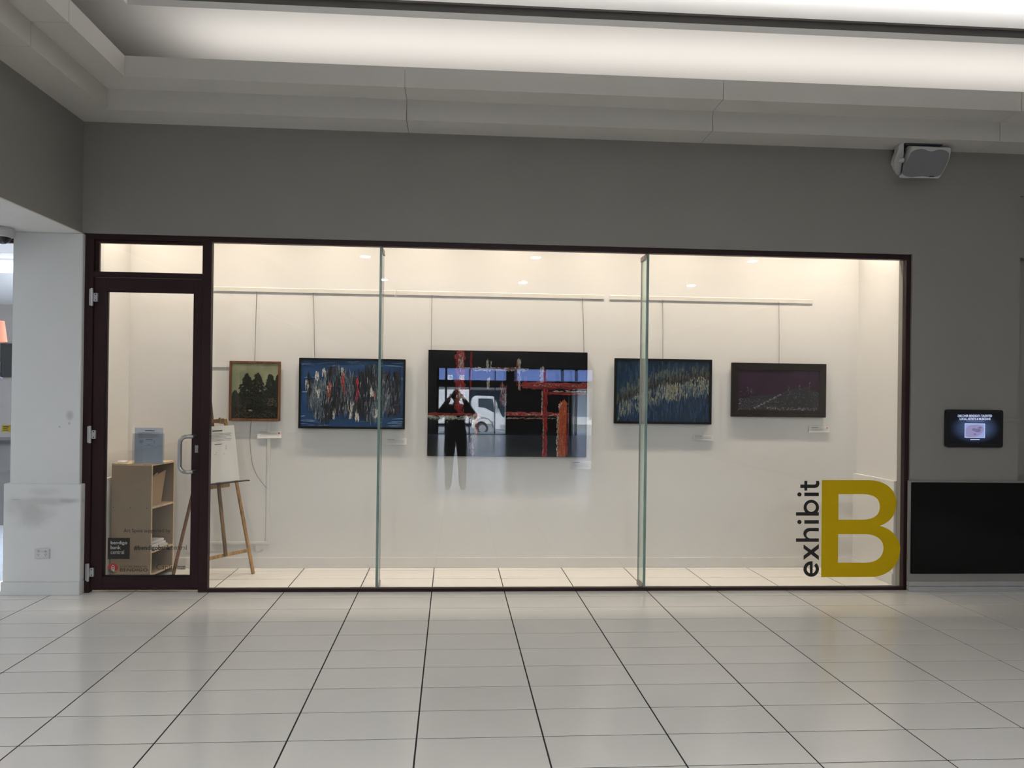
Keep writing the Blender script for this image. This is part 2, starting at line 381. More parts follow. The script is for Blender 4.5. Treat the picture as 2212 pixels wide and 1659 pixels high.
for j in range(-23, 90):
    for i in range(-14, 13):
        q = [tile_pt(i, j), tile_pt(i, j + 1), tile_pt(i + 1, j + 1), tile_pt(i + 1, j)]
        x0, x1 = min(p.x for p in q), max(p.x for p in q); y0, y1 = min(p.y for p in q), max(p.y for p in q)
        if y0 < YE or x1 > XR or x0 < -8.9 or y1 > 4.9: continue
        view = y0 < YB and y1 > -3.2 and x1 > -4.0 and x0 < 5.3
        if view and y0 < -0.9:
            view = any(abs((CR.dot(p - CAM)) / max(CF.dot(p - CAM), 0.1)) < 0.80 for p in q)
        if y1 > 0.0 and (x1 < XDL or x0 > XDR):
            view = view and y0 < -0.02
        if y1 > YB and x1 > XDL and x0 < XDR and y0 > YB: continue
        clip = False
        if y0 > 0.1 and y0 < YB and x1 > XDL and x0 < XDR:      # inside the display: cut at its walls
            cl = lambda p: Vector((min(max(p.x, XDL + 0.001), XDR - 0.001), min(p.y, YB - 0.001), 0))
            q2 = [cl(p) for p in q]
            clip = any((a - b).length > 1e-5 for a, b in zip(q, q2)); q = q2
            if max(p.x for p in q) - min(p.x for p in q) < 0.02 or max(p.y for p in q) - min(p.y for p in q) < 0.02: continue
        vs, fs, c0 = tile_mesh(q)
        if not view: rest._add(vs, fs); continue
        if clip or proto is None:
            me = bpy.data.meshes.new('tile'); me.from_pydata([v - c0 for v in vs], [], fs); me.materials.append(M_TILE)
            if not clip: proto = me
        else: me = proto
        o = bpy.data.objects.new('tile', me); COL.objects.link(o); o.parent = floor; o.location = c0
rest.build('tile_field', M_TILE, floor, kind='stuff')

# ------------------------------------------------------------------ left pier with stained dado
def stained(name, base, blobs):
    m = mat(name, base, 0.55, var=0.02, scale=3)
    nt = m.node_tree; N = nt.nodes; L = nt.links; b = N['Principled BSDF']
    src = b.inputs['Base Color'].links[0].from_socket
    tc = N.new('ShaderNodeTexCoord'); nz = N.new('ShaderNodeTexNoise'); nz.inputs['Scale'].default_value = 9; nz.inputs['Detail'].default_value = 6
    L.new(tc.outputs['Object'], nz.inputs['Vector'])
    acc = None
    for (x, z, rx, rz, amt) in blobs:
        mp = N.new('ShaderNodeMapping'); mp.vector_type = 'POINT'
        mp.inputs['Location'].default_value = (-x / rx, 0, -z / rz); mp.inputs['Scale'].default_value = (1 / rx, 0, 1 / rz)
        L.new(tc.outputs['Object'], mp.inputs[0])
        ln = N.new('ShaderNodeVectorMath'); ln.operation = 'LENGTH'; L.new(mp.outputs[0], ln.inputs[0])
        ad = N.new('ShaderNodeMath'); ad.operation = 'MULTIPLY_ADD'; ad.inputs[1].default_value = 1.1; L.new(nz.outputs[0], ad.inputs[0])
        sb = N.new('ShaderNodeMath'); sb.operation = 'SUBTRACT'; L.new(ln.outputs['Value'], sb.inputs[0]); sb.inputs[1].default_value = 0.55; L.new(sb.outputs[0], ad.inputs[2])
        mr = N.new('ShaderNodeMapRange'); mr.interpolation_type = 'SMOOTHSTEP'; mr.inputs[1].default_value = 0.15; mr.inputs[2].default_value = 1.0; mr.inputs[3].default_value = amt; mr.inputs[4].default_value = 0
        L.new(ad.outputs[0], mr.inputs[0])
        if acc is None: acc = mr.outputs[0]
        else:
            mx = N.new('ShaderNodeMath'); mx.operation = 'MAXIMUM'; L.new(acc, mx.inputs[0]); L.new(mr.outputs[0], mx.inputs[1]); acc = mx.outputs[0]
    mix = N.new('ShaderNodeMix'); mix.data_type = 'RGBA'; L.new(acc, mix.inputs[0]); L.new(src, mix.inputs[6]); mix.inputs[7].default_value = (0.13, 0.115, 0.10, 1)
    L.new(mix.outputs[2], b.inputs['Base Color'])
    return m
def wz(px, py, y=-0.075): p = at(px, py, y); return p.x, p.z
M_PIER = stained('pier_paint', (0.70, 0.715, 0.715), [(*wz(148, 897), 0.045, 0.05, 0.35), (*wz(125, 922), 0.012, 0.012, 0.5), (*wz(146, 915), 0.014, 0.016, 0.35)])
M_DADO = stained('dado_paint', (0.70, 0.715, 0.715), [(*wz(90, 1084), 0.36, 0.05, 0.26), (*wz(148, 1082), 0.12, 0.03, 0.42), (*wz(36, 1079), 0.06, 0.010, 0.35), (*wz(72, 1108), 0.20, 0.15, 0.30), (*wz(40, 1100), 0.16, 0.12, 0.16), (*wz(95, 1062), 0.16, 0.05, 0.16)])
PX0, PX1 = -3.518, -2.985
struct('wall_pier', MB().box(PX0, PX1, -0.05, 0.30, 0, 2.872), M_PIER, bevel=0.004)
d0, d1 = at(20, 1045, -0.075), at(176, 1285, -0.078)
struct('wall_pier_dado', MB().box(-3.548, PX1 + 0.026, -0.077, 0.28, 0.105, d0.z), M_DADO, bevel=0.004)
struct('baseboard_left', MB().box(-3.56, PX1 + 0.028, -0.085, 0.28, 0.0, 0.105), M_PIER, bevel=0.004)

# ------------------------------------------------------------------ right wall fittings: dado backing, gloss panel, skirting
struct('wall_right_dado', MB().box(3.862, XR, -0.052, -0.03, 0.085, 0.945), M_TAUPE, bevel=0.002)
bp_ = at(1970, 1042, -0.065); bq = at(1970, 1240, -0.065)
o = MB().box(bp_.x, XR, -0.066, -0.053, bq.z + 0.002, bp_.z).build('wall_panel', M_BLACKGLOSS, bevel=0.002)
tag(o, 'long glossy black wall panel low on the grey wall right of the shopfront', 'panel')
b_ = MB(); b_.box(3.862, XR, -0.062, -0.03, 0.045, 0.085); b_.box(3.862, XR, -0.070, -0.03, 0.0, 0.043)
struct('baseboard_right', b_, mat('grey_skirting_paint', (0.40, 0.40, 0.40), 0.5), bevel=0.003)
t0, t1 = at(2166, 903, -0.03), at(2200, 911, -0.03)
struct('trim_3', MB().box(4.55, t1.x, -0.045, -0.03, t1.z, t0.z), M_TAUPE, bevel=0.002)

# ------------------------------------------------------------------ display interior trim
struct('baseboard_display_back', MB().box(XDL, XDR, YB - 0.014, YB, 0, 0.098), M_TRIMW, bevel=0.003)
struct('baseboard_display_right', MB().box(XDR - 0.05, XDR, 0.16, YB - 0.014, 0, 0.098), M_TRIMW, bevel=0.003)
struct('wall_display_right_dado', MB().box(XDR - 0.036, XDR, 0.16, YB, 0.098, 0.915), M_DISP, bevel=0.004)
struct('wall_display_left_dado', MB().box(XDL, XDL + 0.036, 0.14, YB, 0.0, 0.875), M_DISP, bevel=0.004)
# access hatch in the back wall: a leaf inside a raised moulding
h0, h1 = at(585, 788, YB), at(582, 1176, YB)
hx0, hx1, hz0, hz1 = at(437, 980, YB).x, h1.x, h1.z, h0.z
hatch = thing('door_2', (hx1, YB, hz0), kind='structure')
for nm, bx in (('moulding', (hx0, hx1, hz0, hz0 + 0.034)), ('moulding', (hx0, hx1, hz1 - 0.034, hz1)), ('moulding', (hx1 - 0.034, hx1, hz0 + 0.034, hz1 - 0.034)), ('moulding', (hx0, hx0 + 0.034, hz0 + 0.034, hz1 - 0.034))):
    MB().box(bx[0], bx[1], YB - 0.012, YB, bx[2], bx[3]).build(nm, M_TRIMW, hatch, bevel=0.004)
MB().box(hx0 + 0.037, hx1 - 0.037, YB - 0.004, YB, hz0 + 0.037, hz1 - 0.037).build('leaf', M_DISP, hatch, bevel=0.001)

# ------------------------------------------------------------------ shopfront: frame, panes, fins, door
FY0, FY1 = -0.012, 0.042
x_jl, x_dl, x_dgl, x_dgr, x_dr, x_m = -2.998, -2.917, -2.823, -2.136, -2.069, -1.993
x_ir, x_or = 3.845, 3.885
win = thing('window_1', (0.45, 0.05, 0), kind='structure')
def fr(name, x0, x1, z0, z1, y0=FY0, y1=FY1, parent=win): return MB().box(x0, x1, y0, y1, z0, z1).build(name, M_MAROON, parent, bevel=0.002)
fr('head', x_jl, x_or, 2.836, ZH)
fr('jamb', x_jl, x_dl - 0.001, 0, 2.836); fr('jamb', x_ir, x_or, 0, 2.836)
fr('mullion', x_dr + 0.003, x_m, 0, 2.836)
fr('sill', x_m, x_ir, 0, 0.026)
fr('transom', x_dl - 0.001, x_dr + 0.003, 2.535, 2.578)
fr('transom_bead', x_dl - 0.001, x_dr + 0.003, 2.812, 2.836, 0.01); fr('transom_bead', x_dl - 0.001, x_dl + 0.03, 2.578, 2.812, 0.014, 0.040)
GY = 0.018
f1x, f2x = at(818.5, 900, GY).x, at(1395.5, 900, GY).x
for a, b in ((x_m, f1x - 0.003), (f1x + 0.003, f2x - 0.003), (f2x + 0.003, x_ir)):
    MB().box(a, b, GY - 0.005, GY + 0.005, 0.026, 2.836).build('glass_pane', M_GLASS, win)
MB().box(x_dl - 0.001, x_dr + 0.003, 0.028, 0.036, 2.578, 2.836).build('glass_pane', M_GLASS, win)
for fx, s in ((f1x, 1), (f2x, -1)):
    fin = MB().box(fx - 0.006, fx + 0.006, GY + 0.008, GY + 0.20, 0.03, 2.83).build('glass_fin', M_FIN, win)
    MB().box(fx - 0.010, fx + 0.010, GY - 0.0055, GY + 0.010, 0.028, 2.834).build('silicone_joint', M_FINEDGE, fin)
    MB().box(fx - 0.0065, fx + 0.0065, GY + 0.20, GY + 0.2035, 0.03, 2.83).build('rear_edge', M_FINEDGE, fin)
    br = mat('anodised_channel', (0.20, 0.16, 0.17), 0.4, metal=0.5)
    for z0, z1 in ((0.0, 0.04), (2.80, 2.84)):
        mb = MB(); mb.box(fx - 0.012, fx - 0.0062, GY + 0.02, GY + 0.203, z0, z1); mb.box(fx + 0.0062, fx + 0.012, GY + 0.02, GY + 0.203, z0, z1)
        mb.build('fin_channel', br, fin)

door = thing('door_1', (x_dl, 0.03, 0.02), kind='structure')
DZ0, DZ1, DG0, DG1 = 0.018, 2.530, 0.127, 2.424
fr('stile', x_dl + 0.002, x_dgl, DZ0, DZ1, 0.0, 0.06, door); fr('stile', x_dgr, x_dr, DZ0, DZ1, 0.0, 0.06, door)
fr('top_rail', x_dgl, x_dgr, DG1, DZ1, 0.0, 0.06, door); fr('bottom_rail', x_dgl, x_dgr, DZ0, DG0, 0.0, 0.06, door)
MB().box(x_dgl, x_dgr, 0.026, 0.034, DG0, DG1).build('glass_pane', M_GLASS, door)
hb = mat('black_gasket', (0.01, 0.01, 0.011), 0.6)
g_ = MB()
g_.box(x_dgl, x_dgl + 0.006, 0.018, 0.026, DG0, DG1); g_.box(x_dgr - 0.006, x_dgr, 0.018, 0.026, DG0, DG1); g_.box(x_dgl, x_dgr, 0.018, 0.026, DG1 - 0.006, DG1); g_.box(x_dgl, x_dgr, 0.018, 0.026, DG0, DG0 + 0.008)
g_.build('gasket', hb, door)
for (ya, yb) in ((623, 661), (920, 957), (1217, 1255)):
    za, zb = at(202, ya, FY0).z, at(202, yb, FY0).z; hx = x_dl + 0.0
    hg = MB().tube([(hx - 0.006, FY0 - 0.010, zb), (hx - 0.006, FY0 - 0.010, za)], 0.0105, 12).build('hinge', M_HINGE, door, smooth=True)
    zc = (za + zb) / 2
    MB().box(hx - 0.030, hx - 0.006, FY0 - 0.006, FY0 - 0.0002, zb + 0.004, za - 0.004).build('hinge_leaf', M_HINGE, hg, bevel=0.001)
    lf = MB(); lf.box(hx + 0.003, hx + 0.034, FY0 - 0.006, 0.0, zc - 0.034, zc + 0.034); lf.build('hinge_leaf', M_HINGE, hg, bevel=0.0015)
    for dz in (-0.022, 0.022): MB().lathe((hx + 0.020, FY0 - 0.0065, zc + dz), [(0.005, 0.0), (0.004, -0.0012)], 10, 'y').build('screw', M_BLACK, hg)
def pull(y_face, sgn, name, px_shift):
    xg = at(387.5 + px_shift, 980, -0.08).x; xr = (x_dgr + x_dr) / 2 - 0.002
    zt, zb = at(400, 943, -0.08).z, at(400, 1020, -0.08).z
    yo = y_face + sgn * 0.075; r = 0.0165; R = 0.055
    pts = [(xr, y_face, zt), (xr, y_face + sgn * 0.02, zt)]
    pts = [(xr, y_face, zt)]
    path = [(xr, y_face), (xr - 0.01, yo - sgn * 0.012), (xr - 0.03, yo), (xg + R, yo)]
    pts = [(a, b, zt) for a, b in path]
    for k in range(1, 9):
        t = k / 8 * PI / 2; pts.append((xg + R - R * math.sin(t), yo, zt - R + R * math.cos(t)))
    pts2 = [(xg, yo, zb + R)]
    for k in range(1, 9):
        t = k / 8 * PI / 2; pts2.append((xg + R - R * math.cos(t), yo, zb + R - R * math.sin(t)))
    pts2 += [(a, b, zb) for a, b in path[::-1][1:]]
    return MB().tube(pts + pts2, r, 14).build(name, M_STEEL, door, smooth=True)
pull(0.0, -1, 'pull_handle', 0); pull(0.06, 1, 'pull_handle', 15)
lx = at(425, 970, 0).x; lz = at(425, 970, 0).z
MB().lathe((lx, -0.001, lz), [(0.013, 0.001), (0.013, -0.004), (0.011, -0.006)], 18, 'y').build('lock_cylinder', M_STEEL, door, smooth=True)
MB().box(lx - 0.014, lx + 0.012, -0.0035, 0.0, lz - 0.03, lz + 0.03).build('lock_plate', M_STEEL, door, bevel=0.001)

# ------------------------------------------------------------------ window lettering: exhibit B
sy = GY - 0.0055
sign = thing('window_sign', at(1740, 1245, sy), 'lettering exhibit with a large mustard capital B at the lower right of the glass', 'sign')
def zm(u, v): return at(1680 + u / 4.158, 960 + v / 4.158, sy)
M_MUST = mat('mustard_vinyl', (0.60, 0.405, 0.0), 0.55, var=0.03, spec=0.2)
M_VINK = mat('black_vinyl', (0.012, 0.012, 0.012), 0.5)
B = [(397, 320), (820, 320)] + bez((820, 320), (965, 322), (1066, 405), (1066, 525)) + bez((1066, 525), (1064, 640), (1000, 705), (916, 731)) \
    + bez((916, 731), (1030, 758), (1098, 845), (1099, 935)) + bez((1099, 935), (1100, 1090), (985, 1190), (835, 1191)) + [(389, 1191)]
B1 = [(545, 447), (770, 447)] + bez((770, 447), (870, 450), (917, 490), (917, 560)) + bez((917, 560), (917, 635), (860, 675), (760, 676)) + [(545, 676)]
B2 = [(543, 806), (800, 806)] + bez((800, 806), (890, 812), (949, 860), (949, 928)) + bez((949, 928), (949, 1010), (890, 1060), (790, 1062)) + [(541, 1062)]
tag(flat_shape([B, B1, B2], 'capital_letter', M_MUST, sign, zm, 0.0008), 'large mustard yellow capital B')
def lt(u, v): return (369 - v, 1188 - u)            # letter units (reading upwards) to the sign's drawing units
def letter(polys):
    flat_shape([[lt(*p) for p in pl] for pl in polys], 'letter', M_VINK, sign, zm, 0.0008)
T = 31
def ringe(cx, cy, ro): return arc(cx, cy, ro, 0, 360, 40)[:-1], arc(cx, cy, ro - T + 1, 0, 360, 40)[:-1]
# e
ro, ri, cx, cy = 69.5, 40, 69, 68.5
tip = arc(cx, cy, ro, 12, 318, 44); inn = arc(cx, cy, ri, 318, 166, 24)
e_out = [(cx + ro, cy - 14)] + [(cx + ro, cy)] + tip + [(cx + ri * math.cos(math.radians(-42)) + 4, cy + ri * math.sin(math.radians(-42)) - 4)] + inn[1:] 
e_out = [(cx + ro - 1, cy - 13)] + arc(cx, cy, ro, 0, 320, 46) + arc(cx, cy, ri, 318, 198, 22)
letter([e_out, [(cx + x, cy + y) for x, y in [(-ri * math.cos(math.radians(18)), 12)] + [(ri * math.cos(math.radians(a)), ri * math.sin(math.radians(a))) for a in range(162, 17, -9)] + [(ri * math.cos(math.radians(18)), 12)]]])
# x
letter([[(148, 0), (186, 0), (220, 42), (254, 0), (293, 0), (240, 70), (290, 137), (253, 137), (221, 95), (189, 137), (151, 137), (201, 70)]])
# h
letter([[(313, 0), (313 + T, 0), (313 + T, 74)] + arc(313 + T + 32.5, 74, 32.5, 180, 0, 16, 38) + [(438 - T + 0.5, 0), (438, 0), (438, 82)] + arc(387, 82, 51, 0, 140, 14, 57) + [(313 + T, 122), (313 + T, 205), (313, 205)]])
# i with dot, twice
for u0 in (476, 723):
    letter([[(u0, 0), (u0 + T + 1, 0), (u0 + T + 1, 130), (u0, 130)]]); letter([arc(u0 + 15.5, 174, 19, 0, 360, 26)[:-1]])
# b
cx, cy = 548 + 72.5, 68
out = [(548, 205), (548, 0), (548 + T, 0), (548 + T, 14)] + arc(cx + 1, cy, 69, 232, 360, 22) + arc(cx + 1, cy, 69, 0, 126, 20)[1:] + [(548 + T, 121), (548 + T, 205)]
letter([out, arc(cx + 3, cy, 41, 0, 360, 32)[:-1]])
# t
letter([[(773, 104), (797, 104), (797, 40)] + bez((797, 40), (797, 8), (815, -5), (840, -5)) + [(861, -1), (861, 26), (847, 24)] + bez((847, 24), (832, 23), (828, 30), (828, 44)) + [(828, 104), (861, 104), (861, 130), (828, 130), (828, 166), (797, 166), (797, 130), (773, 130)]])

# ------------------------------------------------------------------ stickers on the door glass
dy = 0.0255
M_GREYINK = mat('charcoal_vinyl', (0.020, 0.017, 0.015), 0.5)
M_BROWNINK = mat('brown_grey_vinyl', (0.055, 0.042, 0.032), 0.55)
M_WHITEINK = mat('pale_vinyl', (0.52, 0.49, 0.45), 0.55)
M_LOGORED = mat('red_vinyl', (0.40, 0.03, 0.03), 0.5); M_LOGOGREY = mat('grey_vinyl', (0.10, 0.09, 0.085), 0.5)
def sticker(name, px, py, label): return thing(name, at(px, py, dy), label, 'sticker')
s = sticker('glass_lettering', 317, 1152, 'thin lettering reading Art Space supported by, low on the door glass')
text_shape('Art Space supported by', 'lettering', M_BROWNINK, s, (267, 1142), (367.5, 1152.5), dy, 0.004)
s = sticker('square_sticker', 256, 1207, 'black square sticker with three lines of white lettering on the door glass')
a0, a1 = at(233, 1162, dy), at(280, 1207.5, dy)
MB().box(a0.x, a1.x, dy - 0.0006, dy, a1.z, a0.z).build('backing', M_GREYINK, s)
for t_, p0, p1, bo in (('bendigo', (239, 1168.5), (275, 1178), 0.022), ('bank', (239, 1178.5), (261, 1186.5), 0.022), ('central', (239, 1188.5), (268, 1196.5), 0.0)):
    text_shape(t_, 'lettering', M_WHITEINK, s, p0, p1, dy - 0.0008, bo, 0.0004)
s = sticker('glass_lettering', 346, 1190, 'black hashtag lettering in bold and thin weights right of the black square sticker')
text_shape('#bendigobank', 'lettering', M_GREYINK, s, (289.5, 1178), (368.5, 1191), dy, 0.02)
text_shape('central', 'lettering', M_GREYINK, s, (369.5, 1177.5), (403, 1187.5), dy, -0.006)
s = sticker('round_logo_sticker', 275, 1239, 'red and grey round logo sticker with lettering, bottom left of the door glass')
def lg(u, v): return at(220 + u / 4.61, 900 + v / 4.61, dy)
flat_shape([arc(110, 1512, 51, 172, 368, 30) + bez((160, 1519), (140, 1545), (120, 1540), (100, 1525), 8) + bez((100, 1525), (85, 1513), (72, 1512), (59, 1519), 8)], 'red_disc', M_LOGORED, s, lg, 0.0005)
flat_shape([bez((60, 1524), (85, 1516), (100, 1530), (112, 1545), 8) + bez((112, 1545), (125, 1558), (138, 1552), (158, 1528), 8) + arc(110, 1512, 51, 18, 165, 22)], 'grey_wave', M_LOGOGREY, s, lg, 0.0005)
flat_shape([bez((96, 1524), (92, 1500), (96, 1478), (112, 1474), 8) + bez((112, 1474), (128, 1478), (132, 1505), (124, 1538), 8) + bez((124, 1538), (116, 1538), (104, 1534), (96, 1524), 6), arc(112, 1492, 9, 0, 360, 14)[:-1], arc(112, 1514, 7, 0, 360, 12)[:-1]], 'pale_figure', M_WHITEINK, s, lambda u, v: lg(u, v) + Vector((0, -0.0006, 0)), 0.0004)
text_shape('CITY OF GREATER', 'lettering', M_BROWNINK, s, (259.5, 1222), (317.5, 1226), dy, -0.005, spacing=1.25)
text_shape('BENDIGO', 'lettering', M_BROWNINK, s, (259, 1227.5), (319, 1234.5), dy, 0.015, spacing=1.1)
s = sticker('glass_lettering', 370, 1236, 'thin script lettering reading Capital venues events at the bottom right of the door glass')
text_shape('Capital', 'lettering', M_BROWNINK, s, (338, 1219), (383, 1234), dy, -0.016)
text_shape('venues', 'lettering', M_GREYINK, s, (383.5, 1222.5), (400.5, 1226), dy, 0.02)
text_shape('events', 'lettering', M_GREYINK, s, (384.5, 1226.8), (400.5, 1230.3), dy, 0.02)

# ------------------------------------------------------------------ hanging rails and wires
M_ALU = mat('white_aluminium_rail', (0.76, 0.74, 0.70), 0.45)
def rail(x0p, x1p, yt, yb, label):
    a, b = at(x0p, yt, YB - 0.02), at(x1p, yb, YB - 0.02); zc = 2.575
    r = thing('hanging_rail', (a.x, YB, zc), label, 'rail', None)
    m = MB(); prof = [(0, 0.021), (-0.016, 0.021), (-0.020, 0.017), (-0.020, -0.019), (-0.012, -0.019), (-0.012, -0.013), (-0.016, -0.013), (-0.016, 0.010), (-0.004, 0.010), (-0.004, -0.021), (0, -0.021)]
    m.prism([(a.x, YB + y, zc + z) for y, z in [(y_ * 0.5, z_) for y_, z_ in prof]], (0, 0, 0), (b.x - a.x, 0, 0)); m.build('rail_body', M_ALU, r)
    MB().box(a.x - 0.002, a.x, YB - 0.0105, YB, zc - 0.021, zc + 0.022).build('end_cap', M_ALU, r); MB().box(b.x, b.x + 0.002, YB - 0.0105, YB, zc - 0.021, zc + 0.022).build('end_cap', M_ALU, r)
rail(300, 852, 624, 640, 'white picture rail at the left on the back wall, above the tree picture')
rail(857, 1305, 632, 645, 'white picture rail in the middle, above the large black canvas')
rail(1318, 1756, 637, 650, 'white picture rail at the right, ending above the dark framed picture')
M_WIRE = mat('grey_wire', (0.25, 0.24, 0.23), 0.5, metal=0.3)
def wire(xt, xb, yb, label, extra=None):
    a = at(xt, 640, YB - 0.012); a.z = 2.562; b = at(xb, yb, YB - 0.012); b.z -= 0.004
    w = thing('picture_wire', b, label, 'wire')
    MB().tube([a, (a + b) / 2 + Vector((0.001, 0, 0)), b], 0.0022, 6).build('cable', M_WIRE, w)
    MB().box(a.x - 0.006, a.x + 0.006, YB - 0.018, YB - 0.009, 2.557, 2.572).build('slider', M_ALU, w)
    if extra:
        pts = [at(x, y, YB - 0.010) for x, y in extra]
        sm = []
        for i in range(len(pts) - 1):
            a0, a1, a2, a3 = pts[max(i - 1, 0)], pts[i], pts[i + 1], pts[min(i + 2, len(pts) - 1)]
            for q in range(5):
                t = q / 5; sm.append(0.5 * ((2 * a1) + (a2 - a0) * t + (2 * a0 - 5 * a1 + 4 * a2 - a3) * t * t + (3 * a1 - a0 - 3 * a2 + a3) * t ** 3))
        MB().tube(sm + [pts[-1]], 0.0022, 6).build('loose_end', M_WIRE, w)
    return w
wire(554, 550, 779, 'thin wire holding the small tree picture, its loose end curling down the wall', [(549, 790), (546, 880), (542, 915), (540, 945), (541, 970), (545, 1000), (553, 1023), (566, 1042), (578, 1056)])
wire(677, 680, 775, 'thin wire holding the blue abstract with red strokes')
wire(933, 931, 758, 'left of two thin wires holding the large black canvas')
wire(1259, 1261.5, 760, 'right of two thin wires holding the large black canvas')
wire(1432, 1432, 776, 'thin wire holding the blue abstract with a cream band')
wire(1683, 1683, 786, 'thin wire holding the dark purple framed picture')

# ------------------------------------------------------------------ paintings
class Strokes:
    def __init__(s, x0, x1, z0, z1, y): s.b = (x0, x1, z0, z1, y); s.v = []; s.f = []; s.c = []; s.k = 0
    def add(s, u, v, L, w, ang, col, n=4, rag=0.35, h=0.0022):
        """one dab of paint centred at u, v (0..1 from the top left); L along ang (degrees from vertical), w across, metres"""
        x0, x1, z0, z1, y = s.b; W_, H_ = x1 - x0, z1 - z0
        cx, cz = x0 + u * W_, z1 - v * H_; a = math.radians(ang); d = (math.sin(a), -math.cos(a)); e = (math.cos(a), math.sin(a))
        s.k += 1; yb = y - 0.0004 - 0.0000012 * s.k; base = len(s.v); jc = random.uniform(0.8, 1.2)
        for i in range(n + 1):
            t = i / n - 0.5; tp = (1 - abs(2 * t) ** 3) * 0.75 + 0.25
            wl = w / 2 * tp * random.uniform(1 - rag, 1 + rag); wr = w / 2 * tp * random.uniform(1 - rag, 1 + rag); o = random.uniform(-0.15, 0.15) * w
            for q, hh in ((-wl + o, 0), (o, h * tp), (wr + o, 0)):
                x = cx + d[0] * t * L + e[0] * q; z = cz + d[1] * t * L + e[1] * q
                s.v.append((min(max(x, x0 + .001), x1 - .001), yb - hh, min(max(z, z0 + .001), z1 - .001)))
                f = jc * random.uniform(0.82, 1.18); s.c.append((col[0] * f, col[1] * f, col[2] * f, 1))
        for i in range(n):
            for q in (0, 1): s.f.append((base + i * 3 + q, base + i * 3 + q + 1, base + i * 3 + q + 4, base + i * 3 + q + 3))
    def poly(s, pts, col, h=0.0006):
        x0, x1, z0, z1, y = s.b; s.k += 1; yb = y - 0.0004 - 0.0000012 * s.k - h; base = len(s.v)
        for u, v in pts:
            s.v.append((x0 + min(max(u, .002), .998) * (x1 - x0), yb, z1 - min(max(v, .002), .998) * (z1 - z0))); s.c.append((*col, 1))
        s.f.append(tuple(range(base, base + len(pts))))
    def build(s, name, m, parent):
        org = origin(parent); me = bpy.data.meshes.new(name); me.from_pydata([Vector(p) - org for p in s.v], [], s.f)
        ca = me.color_attributes.new('pigment', 'FLOAT_COLOR', 'POINT')
        for i, c_ in enumerate(s.c): ca.data[i].color = c_
        me.materials.append(m); o = bpy.data.objects.new(name, me); COL.objects.link(o); o.parent = parent; o['kind'] = 'stuff'
        return o
def picture(name, corners, label, depth, fw, fmat, cmat, recess=0.006, tilt=0.0, category='painting', fprof=None):
    yf = YB - 0.016 - depth
    P = [at(px, py, yf) for px, py in corners]
    x0, x1 = (P[0].x + P[3].x) / 2, (P[1].x + P[2].x) / 2; z1, z0 = (P[0].z + P[1].z) / 2, (P[2].z + P[3].z) / 2
    t = thing(name, ((x0 + x1) / 2, YB - 0.012, z0), label, category)
    yb = YB - 0.018
    if fw:
        for q in ('left', 'right', 'top', 'bottom'):
            m = MB()
            if q in ('left', 'right'):
                xa, xb = (x0, x0 + fw) if q == 'left' else (x1, x1 - fw)
                m.prism([(xa, 0, z0), (xb, 0, z0 + fw), (xb, 0, z1 - fw), (xa, 0, z1)], (0, yf, 0), (0, yb, 0))
            else:
                za, zb = (z1, z1 - fw) if q == 'top' else (z0, z0 + fw)
                m.prism([(x0, 0, za), (x1, 0, za), (x1 - fw, 0, zb), (x0 + fw, 0, zb)], (0, yf, 0), (0, yb, 0))
            m.build('frame_rail', fmat, t, bevel=0.0025)
        yc = yf + recess; i = fw
    else: yc, i = yf, 0.0
    MB().box(x0 + i, x1 - i, yc, yb, z0 + i, z1 - i).build('canvas', cmat, t, bevel=0.0 if fw else 0.002)
    return t, (x0 + i, x1 - i, z0 + i, z1 - i, yc)
def canvas_mat(name, ca, cb, sx=3, sz=3, rough=0.4, axis=None):
    m = bpy.data.materials.new(name); m.use_nodes = True; nt = m.node_tree; N = nt.nodes; L = nt.links; b = N['Principled BSDF']; b.inputs['Roughness'].default_value = rough; b.inputs['Specular IOR Level'].default_value = 0.2
    tc = N.new('ShaderNodeTexCoord'); mp = N.new('ShaderNodeMapping'); mp.inputs['Scale'].default_value = (sx, 1, sz); L.new(tc.outputs['Object'], mp.inputs[0])
    nz = N.new('ShaderNodeTexNoise'); nz.inputs['Scale'].default_value = 1.6; nz.inputs['Detail'].default_value = 6; L.new(mp.outputs[0], nz.inputs['Vector'])
    cr = N.new('ShaderNodeValToRGB'); cr.color_ramp.elements[0].position = 0.3; cr.color_ramp.elements[1].position = 0.7
    cr.color_ramp.elements[0].color = (*ca, 1); cr.color_ramp.elements[1].color = (*cb, 1); L.new(nz.outputs[0], cr.inputs[0]); L.new(cr.outputs[0], b.inputs['Base Color'])
    return m
U = random.uniform
M_BLKFR = mat('black_picture_frame', (0.008, 0.0085, 0.007), 0.4, spec=0.2)
# 1: trees under a pale green sky, brown frame, glazed
t, b = picture('framed_picture', [(494, 780), (605, 780.5), (606, 909), (495, 909.5)], 'small picture of dark trees under a pale green sky in a brown wooden frame', 0.022, 0.022, wood('brown_frame_wood', '#5a3a22', '#8a5f3c', 0.4), canvas_mat('tree_sky', lin('#9ba583'), lin('#d2d3b0'), 4, 4))
st = Strokes(*b)
DK = [(0.020, 0.026, 0.017), (0.034, 0.040, 0.027), (0.045, 0.052, 0.036)]
st.poly([(0, 1), (0, .60), (.2, .55), (.5, .52), (.8, .50), (1, .44), (1, 1)], (0.020, 0.025, 0.017))
for cx, top, wd, bot in ((.33, .19, .30, .72), (.56, .18, .30, .75), (.84, .20, .26, .75), (1.0, .21, .14, .7), (.08, .50, .18, .8)):
    for k in range(120):
        f = k / 120; yy = top + (bot - top) * f; ww = wd * min(1, 0.16 + 1.5 * f)
        for sgn in (-1, 1): st.add(cx + sgn * U(0, ww) * .62, yy + U(0, .02), .034, .016, sgn * U(30, 75), random.choice(DK), 2)
